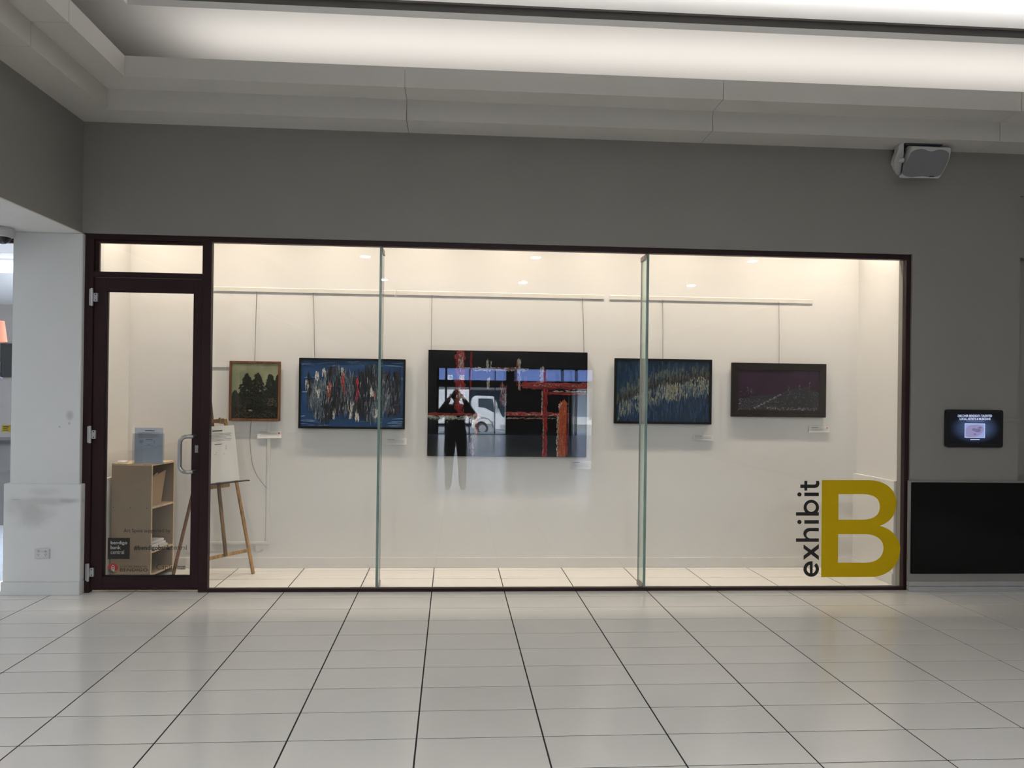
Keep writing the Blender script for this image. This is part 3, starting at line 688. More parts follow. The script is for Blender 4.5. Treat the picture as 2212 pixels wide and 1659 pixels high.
for k in range(420):
    u, v = U(0, 1), U(.62, .99); st.add(u, v, U(.006, .016), U(.003, .006), U(0, 180), random.choice(DK + [(.05, .055, .03), (.09, .08, .05), (.03, .04, .03)]), 2)
for k in range(230):
    u, v = random.choice([(U(.06, .30), U(.72, .98)), (U(.78, .98), U(.62, .78)), (U(.3, .95), U(.86, .98))]); st.add(u, v, .006, .004, U(0, 180), random.choice([(.36, .30, .17), (.30, .27, .20), (.40, .36, .28)]), 2)
for k in range(14): st.add(.41 + U(-.03, .03), U(.84, .87), .02, .006, 90 + U(-10, 10), (.28, .29, .24), 3)
st.build('brushwork', paint_strokes_mat('tree_paint'), t)
MB().box(b[0], b[1], b[4] - 0.0045, b[4] - 0.003, b[2], b[3]).build('glazing', glass('picture_glass', (0.97, 0.97, 0.97), 0.04), t)
# 2: blue abstract with vertical dabs
t, b = picture('framed_painting', [(644, 774), (875, 775), (875, 926), (646, 927)], 'blue abstract painting of upright dark, white and red dabs in a thin black frame', 0.034, 0.018, M_BLKFR, canvas_mat('blue_ground', (0.016, 0.044, 0.12), (0.034, 0.085, 0.20), 2, 9), 0.012)
st = Strokes(*b); PAL = [(.010, .012, .022), (.014, .017, .024), (.022, .030, .045), (.04, .075, .13), (.075, .12, .18), (.13, .17, .21), (.008, .008, .013), (.03, .03, .035)]
def top2(u): return .10 + .12 * abs(math.sin(u * 9.0)) + (.10 if u < .25 else 0)
def bot2(u): return .93 - .16 * abs(math.cos(u * 7.0)) - (.12 if u < .12 else 0)
DARK2 = [(.010, .012, .020), (.014, .016, .022), (.008, .008, .012), (.022, .024, .028), (.020, .026, .040), (.035, .03, .045)]
MID2 = [(.05, .085, .13), (.085, .13, .18), (.13, .17, .20), (.035, .06, .10), (.02, .03, .05), (.17, .20, .22)]
for k in range(40): st.add(random.choice([U(.0, .12), U(.9, 1), U(.1, .9)]), random.choice([U(.02, .1), U(.9, .99)]) if k % 2 else U(0, 1), U(.06, .2), U(.006, .02), 90 + U(-5, 5), random.choice([(.05, .12, .26), (.08, .17, .33), (.03, .07, .18)]), 4)
for k in range(1500):
    u = U(.07, .97); a_, z_ = top2(u), bot2(u); v = a_ + (z_ - a_) * random.betavariate(1.1, 1.1)
    q = math.sin(u * 21 + 1.3) + math.sin(v * 6 + u * 9) * .8 + U(-.9, .9)
    st.add(u, v, U(.04, .15), U(.004, .018) * (1.3 if k < 500 else .8), U(-8, 8), random.choice(DARK2 if q > -.25 else MID2), 5, .6)
for k in range(150):
    u = U(.10, .92); v = U(top2(u) + .03, bot2(u)); st.add(u, v, U(.02, .07), U(.003, .007), U(-10, 10), random.choice([(.32, .35, .36), (.22, .27, .31), (.42, .43, .42), (.16, .21, .27)]), 4, .6)
for (u, v, n_) in ((.155, .25, 8), (.22, .19, 7), (.06, .38, 6), (.17, .50, 5), (.155, .45, 4), (.69, .48, 8), (.50, .70, 8), (.55, .85, 9), (.49, .82, 6), (.33, .80, 5), (.74, .80, 7), (.40, .18, 4), (.27, .40, 4), (.78, .32, 4)):
    for k in range(int(n_ * 2)): st.add(u + U(-.016, .016), v + U(-.05, .05), U(.025, .07), U(.003, .009), U(-10, 10), random.choice([(.58, .57, .54), (.42, .43, .43), (.62, .60, .55)]), 5, .7)
for (u, v, n_, c_) in ((.405, .26, 7, (.50, .05, .035)), (.41, .36, 5, (.38, .06, .04)), (.28, .40, 8, (.42, .10, .07)), (.27, .50, 5, (.34, .08, .06)), (.55, .33, 6, (.48, .02, .05)), (.555, .46, 4, (.42, .02, .05)), (.71, .52, 5, (.40, .13, .12)), (.54, .58, 4, (.25, .05, .10)), (.42, .44, 3, (.4, .08, .05))):
    for k in range(int(n_ * 1.8)): st.add(u + U(-.014, .014), v + U(-.04, .04), U(.03, .07), U(.004, .010), U(-8, 8), c_, 5, .6)
st.build('brushwork', paint_strokes_mat('dab_paint'), t)
# 3: large black canvas with red and white bars, no frame, high gloss varnish
t, b = picture('canvas_painting', [(924, 757), (1268, 760), (1268, 986), (924, 987)], 'largest painting, unframed black canvas crossed by red, white and orange bars', 0.040, 0, None, canvas_mat('black_ground', (0.003, 0.003, 0.0035), (0.007, 0.007, 0.008), 3, 3, 0.35), 0)
st = Strokes(*b); RED = [(.30, .016, .018), (.40, .03, .03), (.22, .012, .012)]; WH = [(.50, .48, .42), (.60, .57, .50), (.36, .35, .33)]
def vbar(u, v0, v1, wd, cols, n_, lw=(.03, .09), sw=(.25, .8)):
    for k in range(int(n_ * 1.8)): st.add(u + U(-.5, .5) * wd, U(v0, v1), U(*lw) * U(.6, 1.2), max(.004, wd * 1.5 * U(.10, .45)), U(-5, 5), random.choice(cols), 5, .7)
def hbar(v, u0, u1, ht, cols, n_, lw=(.04, .13)):
    for k in range(int(n_ * 1.6)): st.add(U(u0, u1), v + U(-.5, .5) * ht, U(*lw) * U(.6, 1.2), max(.004, ht * U(.12, .5)), 90 + U(-5, 5), random.choice(cols), 5, .7)
vbar(.20, .02, .40, .052, RED, 60); vbar(.203, .03, .16, .03, WH, 38, (.02, .05)); vbar(.197, .15, .42, .012, WH, 30, (.02, .05)); vbar(.205, .40, .46, .05, WH, 12, (.02, .04))
vbar(.266, .04, .38, .010, RED, 26, (.05, .12)); vbar(.20, .42, .6, .045, RED, 14)
hbar(.175, .28, .62, .03, WH, 70, (.01, .05)); hbar(.17, .2, .6, .016, [(.30, .32, .33), (.2, .2, .2)], 50, (.02, .08)); hbar(.165, .42, .55, .012, RED, 12)
vbar(.368, .09, .19, .012, WH, 22, (.02, .05)); vbar(.39, .11, .17, .008, WH, 8, (.02, .03)); vbar(.372, .27, .35, .02, WH, 10, (.02, .05))
vbar(.565, .09, .20, .02, WH, 28, (.03, .06)); vbar(.555, .08, .34, .009, RED, 16); vbar(.57, .2, .36, .013, WH, 18, (.02, .06))
vbar(.713, .16, .29, .022, WH, 30, (.03, .06)); vbar(.732, .20, .32, .022, RED, 26); vbar(.61, .25, .34, .015, RED, 10)
hbar(.325, .60, .995, .05, RED, 120); hbar(.318, .66, .99, .02, WH, 46, (.008, .03)); hbar(.345, .62, .99, .012, [(.02, .01, .012), (.15, .02, .02)], 36)
hbar(.395, .76, .995, .022, RED, 46); hbar(.375, .78, .99, .012, WH, 22, (.02, .05))
vbar(.47, .32, .50, .035, [(.20, .03, .03), (.28, .20, .17), (.08, .02, .02)], 24)
hbar(.605, .0, .33, .02, RED, 46); hbar(.635, .0, .32, .032, WH, 70, (.01, .06)); hbar(.65, .02, .3, .02, [(.01, .02, .02), (.05, .08, .08)], 30, (.01, .06))
hbar(.595, .50, .86, .03, RED, 80); hbar(.60, .50, .85, .02, WH, 40, (.008, .04)); hbar(.635, .5, .80, .012, [(.28, .18, .14), (.4, .36, .3)], 30, (.01, .06))
vbar(.735, .36, .98, .025, RED, 90); vbar(.715, .38, .6, .008, WH, 24, (.02, .05)); vbar(.725, .62, .97, .008, WH, 22, (.02, .05))
vbar(.845, .50, .995, .045, [(.40, .085, .02), (.46, .12, .03), (.34, .05, .025)], 130, (.06, .14)); vbar(.815, .60, .99, .012, WH, 46, (.01, .04)); vbar(.872, .56, .98, .012, RED, 40); vbar(.83, .49, .54, .02, WH, 10, (.01, .03))
vbar(.30, .63, .78, .02, [(.30, .10, .04), (.40, .16, .08)], 22); vbar(.285, .60, .70, .02, WH, 12, (.02, .04)); vbar(.275, .80, .98, .022, [(.10, .03, .05), (.28, .25, .27)], 20)
st.build('brushwork', paint_strokes_mat('bar_paint', 0.3), t)
MB().box(b[0], b[1], b[4] - 0.0052, b[4] - 0.0042, b[2], b[3]).build('varnish_sheet', glass('gloss_sheet', (0.97, 0.97, 0.97), 0.018), t)
# 4: blue abstract with a light band
t, b = picture('framed_painting', [(1328, 775), (1539, 775.5), (1537, 915.5), (1327, 916.5)], 'blue abstract painting with a rising cream and brown band in a black frame', 0.034, 0.022, M_BLKFR, canvas_mat('teal_ground', (0.010, 0.036, 0.095), (0.022, 0.070, 0.15), 4, 1.5), 0.012)
st = Strokes(*b)
def mid4(u): return .72 - .95 * u + .55 * u * u if u < .75 else .318 - .12 * (u - .75)
for k in range(260): st.add(U(0, 1), U(0, 1), U(.05, .12), U(.01, .03), U(-4, 4), random.choice([(.012, .04, .10), (.02, .075, .17), (.008, .02, .06), (.015, .06, .12), (.03, .11, .20)]), 4)
for k in range(420):
    u = U(.0, 1); m_ = mid4(u); st.add(u, m_ + U(-.20, -.02), U(.03, .09), U(.004, .012), U(-6, 6), random.choice([(.11, .15, .14), (.17, .20, .17), (.06, .09, .10), (.22, .24, .18)]), 3)
for k in range(430):
    u = U(.02, 1); m_ = mid4(u); st.add(u, m_ + U(-.09, .03), U(.02, .05), U(.004, .010), U(-8, 8), random.choice([(.045, .026, .013), (.075, .045, .022), (.02, .014, .012), (.12, .10, .075)]), 3)
for k in range(560):
    u = U(.02, 1); m_ = mid4(u); st.add(u, m_ + U(.03, .29), U(.025, .08), U(.004, .014), U(-7, 7), random.choice([(.40, .38, .24), (.24, .30, .27), (.16, .22, .24), (.46, .45, .33), (.10, .16, .24), (.05, .10, .24)]), 3)
for k in range(90):
    u = U(.54, .66); st.add(u, U(.38, .64), U(.02, .05), U(.004, .009), U(-7, 7), random.choice([(.42, .40, .24), (.36, .36, .22)]), 3)
for k in range(80):
    u = U(.78, .99); st.add(u, U(.26, .46), U(.015, .03), U(.004, .009), U(-25, 25), random.choice([(.44, .42, .26), (.50, .48, .32)]), 3)
for k in range(160):
    u = U(.05, .98); st.add(u, mid4(u) + U(.28, .55), U(.04, .12), U(.006, .014), U(-4, 4), random.choice([(.012, .03, .10), (.02, .06, .17), (.03, .08, .20)]), 4)
st.build('brushwork', paint_strokes_mat('band_paint'), t)
MB().box(b[0], b[1], b[4] - 0.0050, b[4] - 0.0036, b[2], b[3]).build('glazing', glass('picture_glass'), t)
# 5: dark purple landscape in a wide dark frame
t, b = picture('framed_picture', [(1582, 784.5), (1786.5, 785), (1783.5, 901), (1579.5, 901)], 'dark purple night landscape in a wide dark brown frame', 0.030, 0.066, mat('dark_brown_frame', (0.017, 0.013, 0.010), 0.45, spec=0.2), canvas_mat('purple_ground', (0.022, 0.010, 0.022), (0.044, 0.020, 0.040), 2, 2), 0.008)
st = Strokes(*b)
GY_ = [(.05, .047, .058), (.035, .035, .047), (.075, .07, .085), (.02, .02, .028)]
st.poly([(0, 1), (0, .75), (.15, .66), (.35, .62), (.5, .60), (.62, .50), (.72, .44), (.85, .42), (1, .55), (1, 1)], (.011, .011, .016))
for k in range(300):
    u = U(0, 1); v = U(.55 if u > .55 else .72, 1); st.add(u, v, U(.008, .03), U(.003, .008), U(-70, 70), random.choice(GY_), 3)
for k in range(34):
    f = k / 34; st.add(.20 + .33 * f + U(-.01, .01), .95 - .35 * f + U(-.01, .01), U(.012, .03), U(.003, .006), 55 + U(-10, 10), random.choice([(.34, .33, .36), (.22, .21, .24)]), 3)
for k in range(90): st.add(U(.35, .98), U(.93, .995), U(.006, .02), U(.003, .006), U(60, 120), random.choice([(.16, .15, .16), (.26, .25, .25), (.08, .08, .09)]), 3)
for (u, v0, v1) in ((.62, .36, .62), (.75, .30, .55), (.88, .28, .60), (.94, .4, .9), (.12, .42, .60), (.16, .46, .66)):
    for k in range(10): st.add(u + U(-.012, .012), U(v0, v1), U(.008, .022), U(.002, .005), U(-25, 25), random.choice([(.07, .065, .075), (.10, .10, .11)]), 3)
for k in range(26): st.add(U(.02, .2), U(.45, .66), U(.006, .016), U(.002, .005), U(0, 180), (.07, .05, .07), 2)
st.build('brushwork', paint_strokes_mat('night_paint'), t)

# ------------------------------------------------------------------ caption cards
def card(c, label, dot, tilt=0.0, lines=4):
    y = YB - 0.004
    P = [at(px, py, y - (0.012 if k > 1 else 0.0)) for k, (px, py) in enumerate(c)]; t = thing('caption_card', P[3], label, 'card')
    m = MB(); m.prism(P, (0, -0.003, 0), (0, 0.003, 0)); m.build('card', M_PAPER, t)
    for k in range(lines):
        f = 0.22 + 0.6 * k / lines; L_ = (0.34 if k == 0 else U(0.72, 0.84))
        a = P[0].lerp(P[3], f); bb = P[1].lerp(P[2], f); p = a.lerp(bb, .10); q = a.lerp(bb, .10 + L_)
        d = Vector((0, -0.0034, 0)); MB().bar(p + d, q + d, 0.0006, 0.0030 if k == 0 else 0.0016, (0, 0, 1)).build('text_line', M_INK if k == 0 else M_FAINT, t)
    if dot:
        a = P[0].lerp(P[1], .90).lerp(P[3].lerp(P[2], .90), .30); MB().lathe(a + Vector((0, -0.0032, 0)), [(0.0075, 0), (0.007, -0.0008)], 14, 'y').build('dot_sticker', M_REDDOT, t, label='round red dot')
card([(557, 929), (608, 931), (608, 946.5), (556, 947)], 'white caption card with a red dot under the small tree picture', True)
card([(832, 945.5), (879, 946.5), (878, 961), (831, 961)], 'white caption card below the blue abstract with red dabs', False)
card([(1232, 995), (1277, 996), (1276, 1014), (1231, 1013)], 'white caption card at the lower right of the large black canvas', False)
card([(1497, 939), (1541, 940), (1541, 952), (1495, 950)], 'white caption card below the blue abstract with the cream band', False)
card([(1748, 920.5), (1791, 920.5), (1791, 934), (1747, 934)], 'white caption card with a red dot under the dark purple picture', True)

# ------------------------------------------------------------------ bookcase with papers, behind the door
RZ = math.radians(9.0)
bx, by = -2.585, 0.34
BW, BD, BH, TH = 0.375, 0.40, 1.0, 0.016           # side panel breadth (towards -x), run along y, height
MR = Matrix.Translation((bx, by, 0)) @ Matrix.Rotation(-RZ, 4, 'Z')
BD = 0.36; BW = 0.36
bc = thing('bookcase', (bx, by, 0), 'narrow raw board bookcase turned sideways behind the glass door', 'bookcase')
def bbx(x0, x1, y0, y1, z0, z1): return MB().box(x0, x1, y0, y1, z0, z1, 0, MR)
bbx(-BW, 0, 0, TH, 0, BH - TH).build('side_panel', M_MDF, bc)
bbx(-BW, 0, BD - TH, BD, 0, BH - TH).build('side_panel', M_MDF, bc)
bbx(-BW, -BW + 0.008, TH, BD - TH, 0, BH - TH).build('back_panel', M_MDF, bc)
bbx(-BW, 0, 0, BD, BH - TH, BH).build('top_panel', M_PLY, bc)
zs = [at(331, 1096, by).z, at(331, 1192, by).z, 0.06]
for z in zs: bbx(-BW + 0.008, -0.004, TH, BD - TH, z - TH, z).build('shelf', M_MDF, bc)
for i_ in (0, BD - TH): bbx(-0.001, 0.0012, i_, i_ + TH, 0, BH - TH).build('edge_strip', M_PLY, bc)
for z in zs: bbx(-0.004, -0.001, TH, BD - TH, z - TH, z).build('edge_strip', M_PLY, bc)
for u in (-0.34, -0.19, -0.04): MB().lathe(MR @ Vector((u, -0.0005, zs[0] - TH / 2)), [(0.005, 0.001), (0.004, -0.001)], 8, 'y').build('screw', M_BLACK, bc)
# folder on the upper shelf, white papers on the lower
fo = thing('paper_folder', MR @ Vector((-0.05, 0.12, zs[0])), 'tan cardboard folder leaning on the upper shelf of the bookcase', 'folder')
def lean(dx, w_, h_, th_, m, nm, par, a=0.16, y0=0.05, z=None):
    z = zs[0] if z is None else z
    q = [MR @ Vector((dx, y0, z + 0.001)), MR @ Vector((dx, y0 + w_ * .72, z + 0.001)), MR @ Vector((dx, y0 + w_, z + h_)), MR @ Vector((dx, y0 + 0.02, z + h_ - 0.05))]
    n_ = (MR.to_3x3() @ Vector((1, 0, 0)))
    MB().prism(q, n_ * 0, n_ * th_).build(nm, m, par)
lean(-0.07, 0.27, 0.285, 0.012, mat('tan_card', (0.40, 0.28, 0.17), 0.7), 'cover', fo)
lean(-0.074, 0.15, 0.275, 0.003, M_PAPER, 'sheet', fo, y0=0.06)
pp = thing('paper_bundle', MR @ Vector((-0.12, 0.16, zs[1])), 'bundle of white papers on the lower shelf of the bookcase', 'papers')
for k in range(3):
    m = MB(); m.box(-0.30 + 0.01 * k, -0.02 - 0.012 * k, 0.03 + 0.008 * k, 0.30 - 0.01 * k, zs[1] + 0.0005 + 0.022 * k, zs[1] + 0.0205 + 0.022 * k, 0, MR); m.build('sheaf', M_PAPER, pp, bevel=0.003)
# sign holder on top
hy = by + 0.03
hA, hB = at(288, 925, hy), at(353, 1003, hy)
hz = BH + 0.0005
hol = thing('sign_holder', ((hA.x + hB.x) / 2, hy, hz), 'clear acrylic sign holder with a daylight-tinted printed sheet standing on the bookcase', 'sign holder')
M_ACR = glass('acrylic', (0.93, 0.95, 0.97), 0.06)
pz1 = at(320, 924, hy).z
a_, b2_ = at(291, 950, hy).x, at(352, 950, hy).x; l_, r__ = at(286, 950, hy).x, at(355, 950, hy).x
M_DAYLIT_PAPER = mat('daylight_tinted_sheet', (0.72, 0.78, 0.90), 0.6, var=0.02)  # cool hall daylight on whitish paper is put into the base colour
MB().box(a_, b2_, hy, hy + 0.002, hz + 0.006, pz1).build('sheet', M_DAYLIT_PAPER, hol)
hm = MB(); hm.box(l_, r__, hy - 0.004, hy - 0.002, hz, hz + 0.26); hm.box(l_, r__, hy + 0.004, hy + 0.006, hz, hz + 0.26); hm.build('acrylic_panel', M_ACR, hol)
MB().box(l_, r__, hy - 0.004, hy + 0.07, hz, hz + 0.003).build('foot', M_ACR, hol)
def sheet_text(root, x0, x1, z0, z1, y, upto=0.55, M_=None):
    W_, H_ = x1 - x0, z1 - z0; inkm = M_INK
    def ln(u0, u1, v, h, m): MB().box(x0 + u0 * W_, x0 + u1 * W_, y - 0.0006, y, z1 - v * H_ - h / 2, z1 - v * H_ + h / 2).build('text_line', m, root)
    ln(.36, .70, .085, .006, inkm)
    for k, v in enumerate((.14, .165, .195, .22, .25, .275)): ln(.12, .88 if k % 2 == 0 else U(.6, .86), v, .003, M_FAINT)
    ln(.40, .64, .335, .004, inkm)
    for v in (.365, .39, .41, .43): ln(.17, U(.26, .32), v, .003, M_FAINT); ln(.68, .72, v, .003, M_FAINT)
    ln(.45, .58, .475, .003, M_FAINT); ln(.36, .66, .505, .003, M_FAINT)
sheet_text(hol, a_, b2_, hz + 0.006, pz1, hy)
cp = thing('paper_scrap', at(262, 1001, by), 'crumpled white paper scrap on the front left corner of the bookcase top', 'paper')
pts = MB(); q0 = MR @ Vector((-0.31, 0.06, BH))
pts.prism([q0 + Vector(p) for p in ((-.03, -.03, .001), (.03, -.04, .001), (.05, .02, .001), (0, .05, .001), (-.05, .03, .001))], (0, 0, 0), (0.006, 0, 0.014)); pts.build('scrap', M_PAPER, cp, bevel=0.003)

# ------------------------------------------------------------------ easel with a notice
LF = Vector((at(428, 1258, 0.20).x, 0.20, 0)); RF = Vector((at(547, 1241, 0.60).x, 0.60, 0)); RR = Vector((at(374, 1243, 0.57).x, 0.57, 0))
RT = at(486, 905, 0.545); LT = at(441, 900, 0.36)
ea = thing('easel', ((LF + RF) / 2).to_tuple(), 'wooden artist easel behind the glass beside the door, holding a white notice', 'easel')
fn = Vector((RF.y - LF.y, -(RF.x - LF.x), 0)).normalized()          # towards the viewer
def leg(a, b, w_=0.028, d_=0.020, m=M_PINE, nm='leg'): return MB().bar(a, b, w_, d_, fn).build(nm, m, ea, bevel=0.003)
leg(LF, LT); leg(RF, RT, m=wood('paint_stained_pine', '#7c5c3a', '#c39b63', 0.6, 4.0, (6, 6, 2)))
MT = at(453, 869, 0.44); MBt = at(484, 1190, 0.43); CB0 = LF.lerp(LT, .145); CB1 = RF.lerp(RT, .155)
leg(CB0, CB1, 0.030, 0.014, M_PINE, 'crossbar')
mast = leg(CB0.lerp(CB1, .50) + Vector((0, 0, -0.004)) + fn * 0.017, MT + fn * 0.005, 0.030, 0.018, M_DARKPINE, 'mast')
top_mid = MT.lerp(MBt, .13)
leg(LT + Vector((0, 0, -0.03)), RT + Vector((0, 0, -0.03)), 0.030, 0.016, M_PINE, 'head_crosspiece')
leg(RR, top_mid - fn * 0.025, 0.026, 0.018, wood('rear_leg_pine', '#6a4a33', '#94694a', 0.6), 'leg')
tr0, tr1 = at(438, 1047, 0.31), at(533, 1036.5, 0.60)
leg(tr0 + fn * 0.03, tr1 + fn * 0.03, 0.008, 0.055, M_BLACK, 'tray')
leg(at(449, 1053, 0.37) + fn * 0.012, at(494, 1047, 0.50) + fn * 0.012, 0.034, 0.016, M_PINE, 'tray_block')
ck = MB().bar(at(452, 910, 0.39) + fn * 0.036, at(479, 907.5, 0.47) + fn * 0.036, 0.032, 0.014, fn).build('clamp', M_DARKPINE, ea, bevel=0.003)
MB().lathe(at(470, 905, 0.44) + fn * 0.03, [(0.008, 0), (0.008, 0.012), (0.004, 0.015)], 10).build('clamp_knob', M_STEEL, ck)
no = thing('notice_board', at(480, 1040, 0.45), 'white printed notice on a board standing on the easel tray', 'notice')
q = [at(433, 922, 0.34) + fn * 0.040, at(499.5, 918, 0.53) + fn * 0.040, at(511.5, 1036, 0.545) + fn * 0.040, at(437, 1044, 0.315) + fn * 0.040]
MB().prism(q, fn * -0.004, fn * 0.0).build('board', M_DARKPINE, no)
MB().prism([q[0].lerp(q[1], .01), q[1], q[2], q[3].lerp(q[2], .01)], fn * 0.0005, fn * 0.0025).build('sheet', M_PAPER, no)
def nline(u0, u1, v, h, m):
    a = q[0].lerp(q[3], v).lerp(q[1].lerp(q[2], v), u0); b2 = q[0].lerp(q[3], v).lerp(q[1].lerp(q[2], v), u1)
    MB().bar(a + fn * 0.003, b2 + fn * 0.003, h, 0.0008, fn).build('text_line', m, no)
nline(.28, .60, .085, .008, M_INK)
for k, v in enumerate((.135, .16, .185, .21, .235, .26)): nline(.10, .88 if k % 2 == 0 else U(.65, .85), v, .003, M_FAINT)
nline(.33, .58, .325, .005, M_INK)
for v in (.355, .375, .40, .42): nline(.64, .70, v, .004, M_FAINT); nline(.12, .22, v, .003, M_FAINT)
nline(.36, .56, .47, .003, M_FAINT); nline(.30, .62, .50, .003, M_FAINT)

# ------------------------------------------------------------------ wall tablet
TYF = -0.060
tb = thing('tablet_screen', at(2105, 967, -0.03), 'black tablet with a lit screen mounted on the grey wall right of the shopfront', 'screen')
A, Bq = at(2044, 884.5, TYF), at(2167, 967, TYF)
def rrect(x0, x1, z0, z1, r, n=6):
    out = []
    for cx_, cz_, a0 in ((x1 - r, z1 - r, 0), (x0 + r, z1 - r, 90), (x0 + r, z0 + r, 180), (x1 - r, z0 + r, 270)):
        out += arc(cx_, cz_, r, a0, a0 + 90, n)
    return out
MB().prism([(x, 0, z) for x, z in rrect(A.x, Bq.x, Bq.z, A.z, 0.020)], (0, TYF, 0), (0, -0.036, 0)).build('body', M_BLACK, tb, bevel=0.002)
MB().box((A.x + Bq.x) / 2 - 0.08, (A.x + Bq.x) / 2 + 0.08, -0.036, -0.03, (A.z + Bq.z) / 2 - 0.06, (A.z + Bq.z) / 2 + 0.06).build('mount', M_BLACK, tb)
def screen_mat():
    m = bpy.data.materials.new('screen_picture'); m.use_nodes = True; nt = m.node_tree; N = nt.nodes; L = nt.links; b = N['Principled BSDF']
    b.inputs['Base Color'].default_value = (0.004, 0.004, 0.006, 1); b.inputs['Roughness'].default_value = 0.12
    tc = N.new('ShaderNodeTexCoord'); mp = N.new('ShaderNodeMapping'); mp.inputs['Location'].default_value = (-1, -1, 0); mp.inputs['Scale'].default_value = (2, 2, 2)
    mp.inputs['Location'].default_value = (-1.0, 0, -1.0); L.new(tc.outputs['Generated'], mp.inputs[0])
    sp = N.new('ShaderNodeSeparateXYZ'); L.new(mp.outputs[0], sp.inputs[0])
    cb = N.new('ShaderNodeCombineXYZ'); L.new(sp.outputs['X'], cb.inputs['X']); L.new(sp.outputs['Z'], cb.inputs['Y'])
    ln = N.new('ShaderNodeVectorMath'); ln.operation = 'LENGTH'; L.new(cb.outputs[0], ln.inputs[0])
    mr = N.new('ShaderNodeMapRange'); mr.interpolation_type = 'SMOOTHSTEP'; mr.inputs[1].default_value = 0.25; mr.inputs[2].default_value = 1.05; mr.inputs[3].default_value = 1; mr.inputs[4].default_value = 0.02
    L.new(ln.outputs['Value'], mr.inputs[0])
    wv = N.new('ShaderNodeTexNoise'); m2 = N.new('ShaderNodeMapping'); m2.inputs['Scale'].default_value = (6, 1, 90); L.new(tc.outputs['Generated'], m2.inputs[0]); L.new(m2.outputs[0], wv.inputs['Vector']); wv.inputs['Scale'].default_value = 1.0
    mm = N.new('ShaderNodeMath'); mm.operation = 'MULTIPLY'; L.new(mr.outputs[0], mm.inputs[0]); L.new(wv.outputs[0], mm.inputs[1])
    b.inputs['Emission Color'].default_value = (0.16, 0.26, 0.55, 1)
    ms = N.new('ShaderNodeMath'); ms.operation = 'MULTIPLY'; ms.inputs[1].default_value = 0.62; L.new(mm.outputs[0], ms.inputs[0]); L.new(ms.outputs[0], b.inputs['Emission Strength'])
    return m
ys = TYF - 0.0012
s0, s1 = at(2051, 891, ys), at(2161, 959, ys)
MB().box(s0.x, s1.x, ys, TYF, s1.z, s0.z).build('display', screen_mat(), tb)
M_SCW = emis('screen_white', (0.62, 0.70, 1.0), 0.85)
text_shape("DISCOVER BENDIGO's TALENTED", 'lettering', M_SCW, tb, (2069, 895.5), (2143, 901), ys - 0.0004, 0.03, 0.0003)
text_shape('LOCAL ARTISTS & MUSICIANS', 'lettering', M_SCW, tb, (2073, 902.5), (2139.5, 907.5), ys - 0.0004, 0.03, 0.0003)
MB().box(at(2088, 909, ys).x, at(2125, 909, ys).x, ys - 0.0006, ys - 0.0002, at(2100, 910.3, ys).z, at(2100, 909.2, ys).z).build('text_line', emis('screen_dim', (0.35, 0.42, 0.7), 0.4), tb)
MB().box(at(2096, 949, ys).x, at(2116, 949, ys).x, ys - 0.0006, ys - 0.0002, at(2100, 950.4, ys).z, at(2100, 948.6, ys).z).build('text_line', M_SCW, tb)
p0, p1 = at(2084, 914.5, ys), at(2127.5, 946, ys)
fm_ = MB().box(p0.x, p1.x, ys - 0.0006, ys - 0.0002, p1.z, p0.z).build('picture_border', M_SCW, tb)
p0, p1 = at(2085.3, 915.8, ys), at(2126.2, 944.7, ys)
MB().box(p0.x, p1.x, ys - 0.0010, ys - 0.0006, p1.z, p0.z).build('picture_ground', emis('screen_sky', (0.36, 0.44, 0.85), 0.8), tb)
blob = [at(2085.6 + u, 916 + v, ys - 0.0011) for u, v in ((0.5, 12), (4, 6), (10, 3), (18, 2), (25, 1), (33, 2), (38, 6), (40, 12), (36, 19), (28, 26), (20, 28.2), (8, 28.2), (0.5, 26))]
MB().prism(blob, (0, 0, 0), (0, -0.0003, 0)).build('picture_shape', emis('screen_pink', (0.36, 0.33, 0.60), 0.75), tb)
for cx_, cy_, ra, rb in ((2112, 930, 7, 4), (2104, 928, 5, 3), (2117, 924, 4, 2.5), (2106, 938, 3, 2)):
    pl = [at(cx_ + ra * math.cos(a * PI / 6), cy_ + rb * math.sin(a * PI / 6), ys - 0.0014) for a in range(12)]
    MB().prism(pl, (0, 0, 0), (0, -0.0002, 0)).build('picture_mark', emis('screen_mauve', (0.22, 0.19, 0.38), 0.75), tb)

# ------------------------------------------------------------------ wall speaker on its bracket
sp_y = -0.16
so = at(1994, 345, sp_y); spk = thing('wall_speaker', (so.x, -0.03, so.z - 0.15), 'white wall speaker with a grey grille hung under the cornice at the upper right', 'speaker')
def sv(u, v, y): return at(1900 + u / 5.926, 280 + v / 5.926, y)
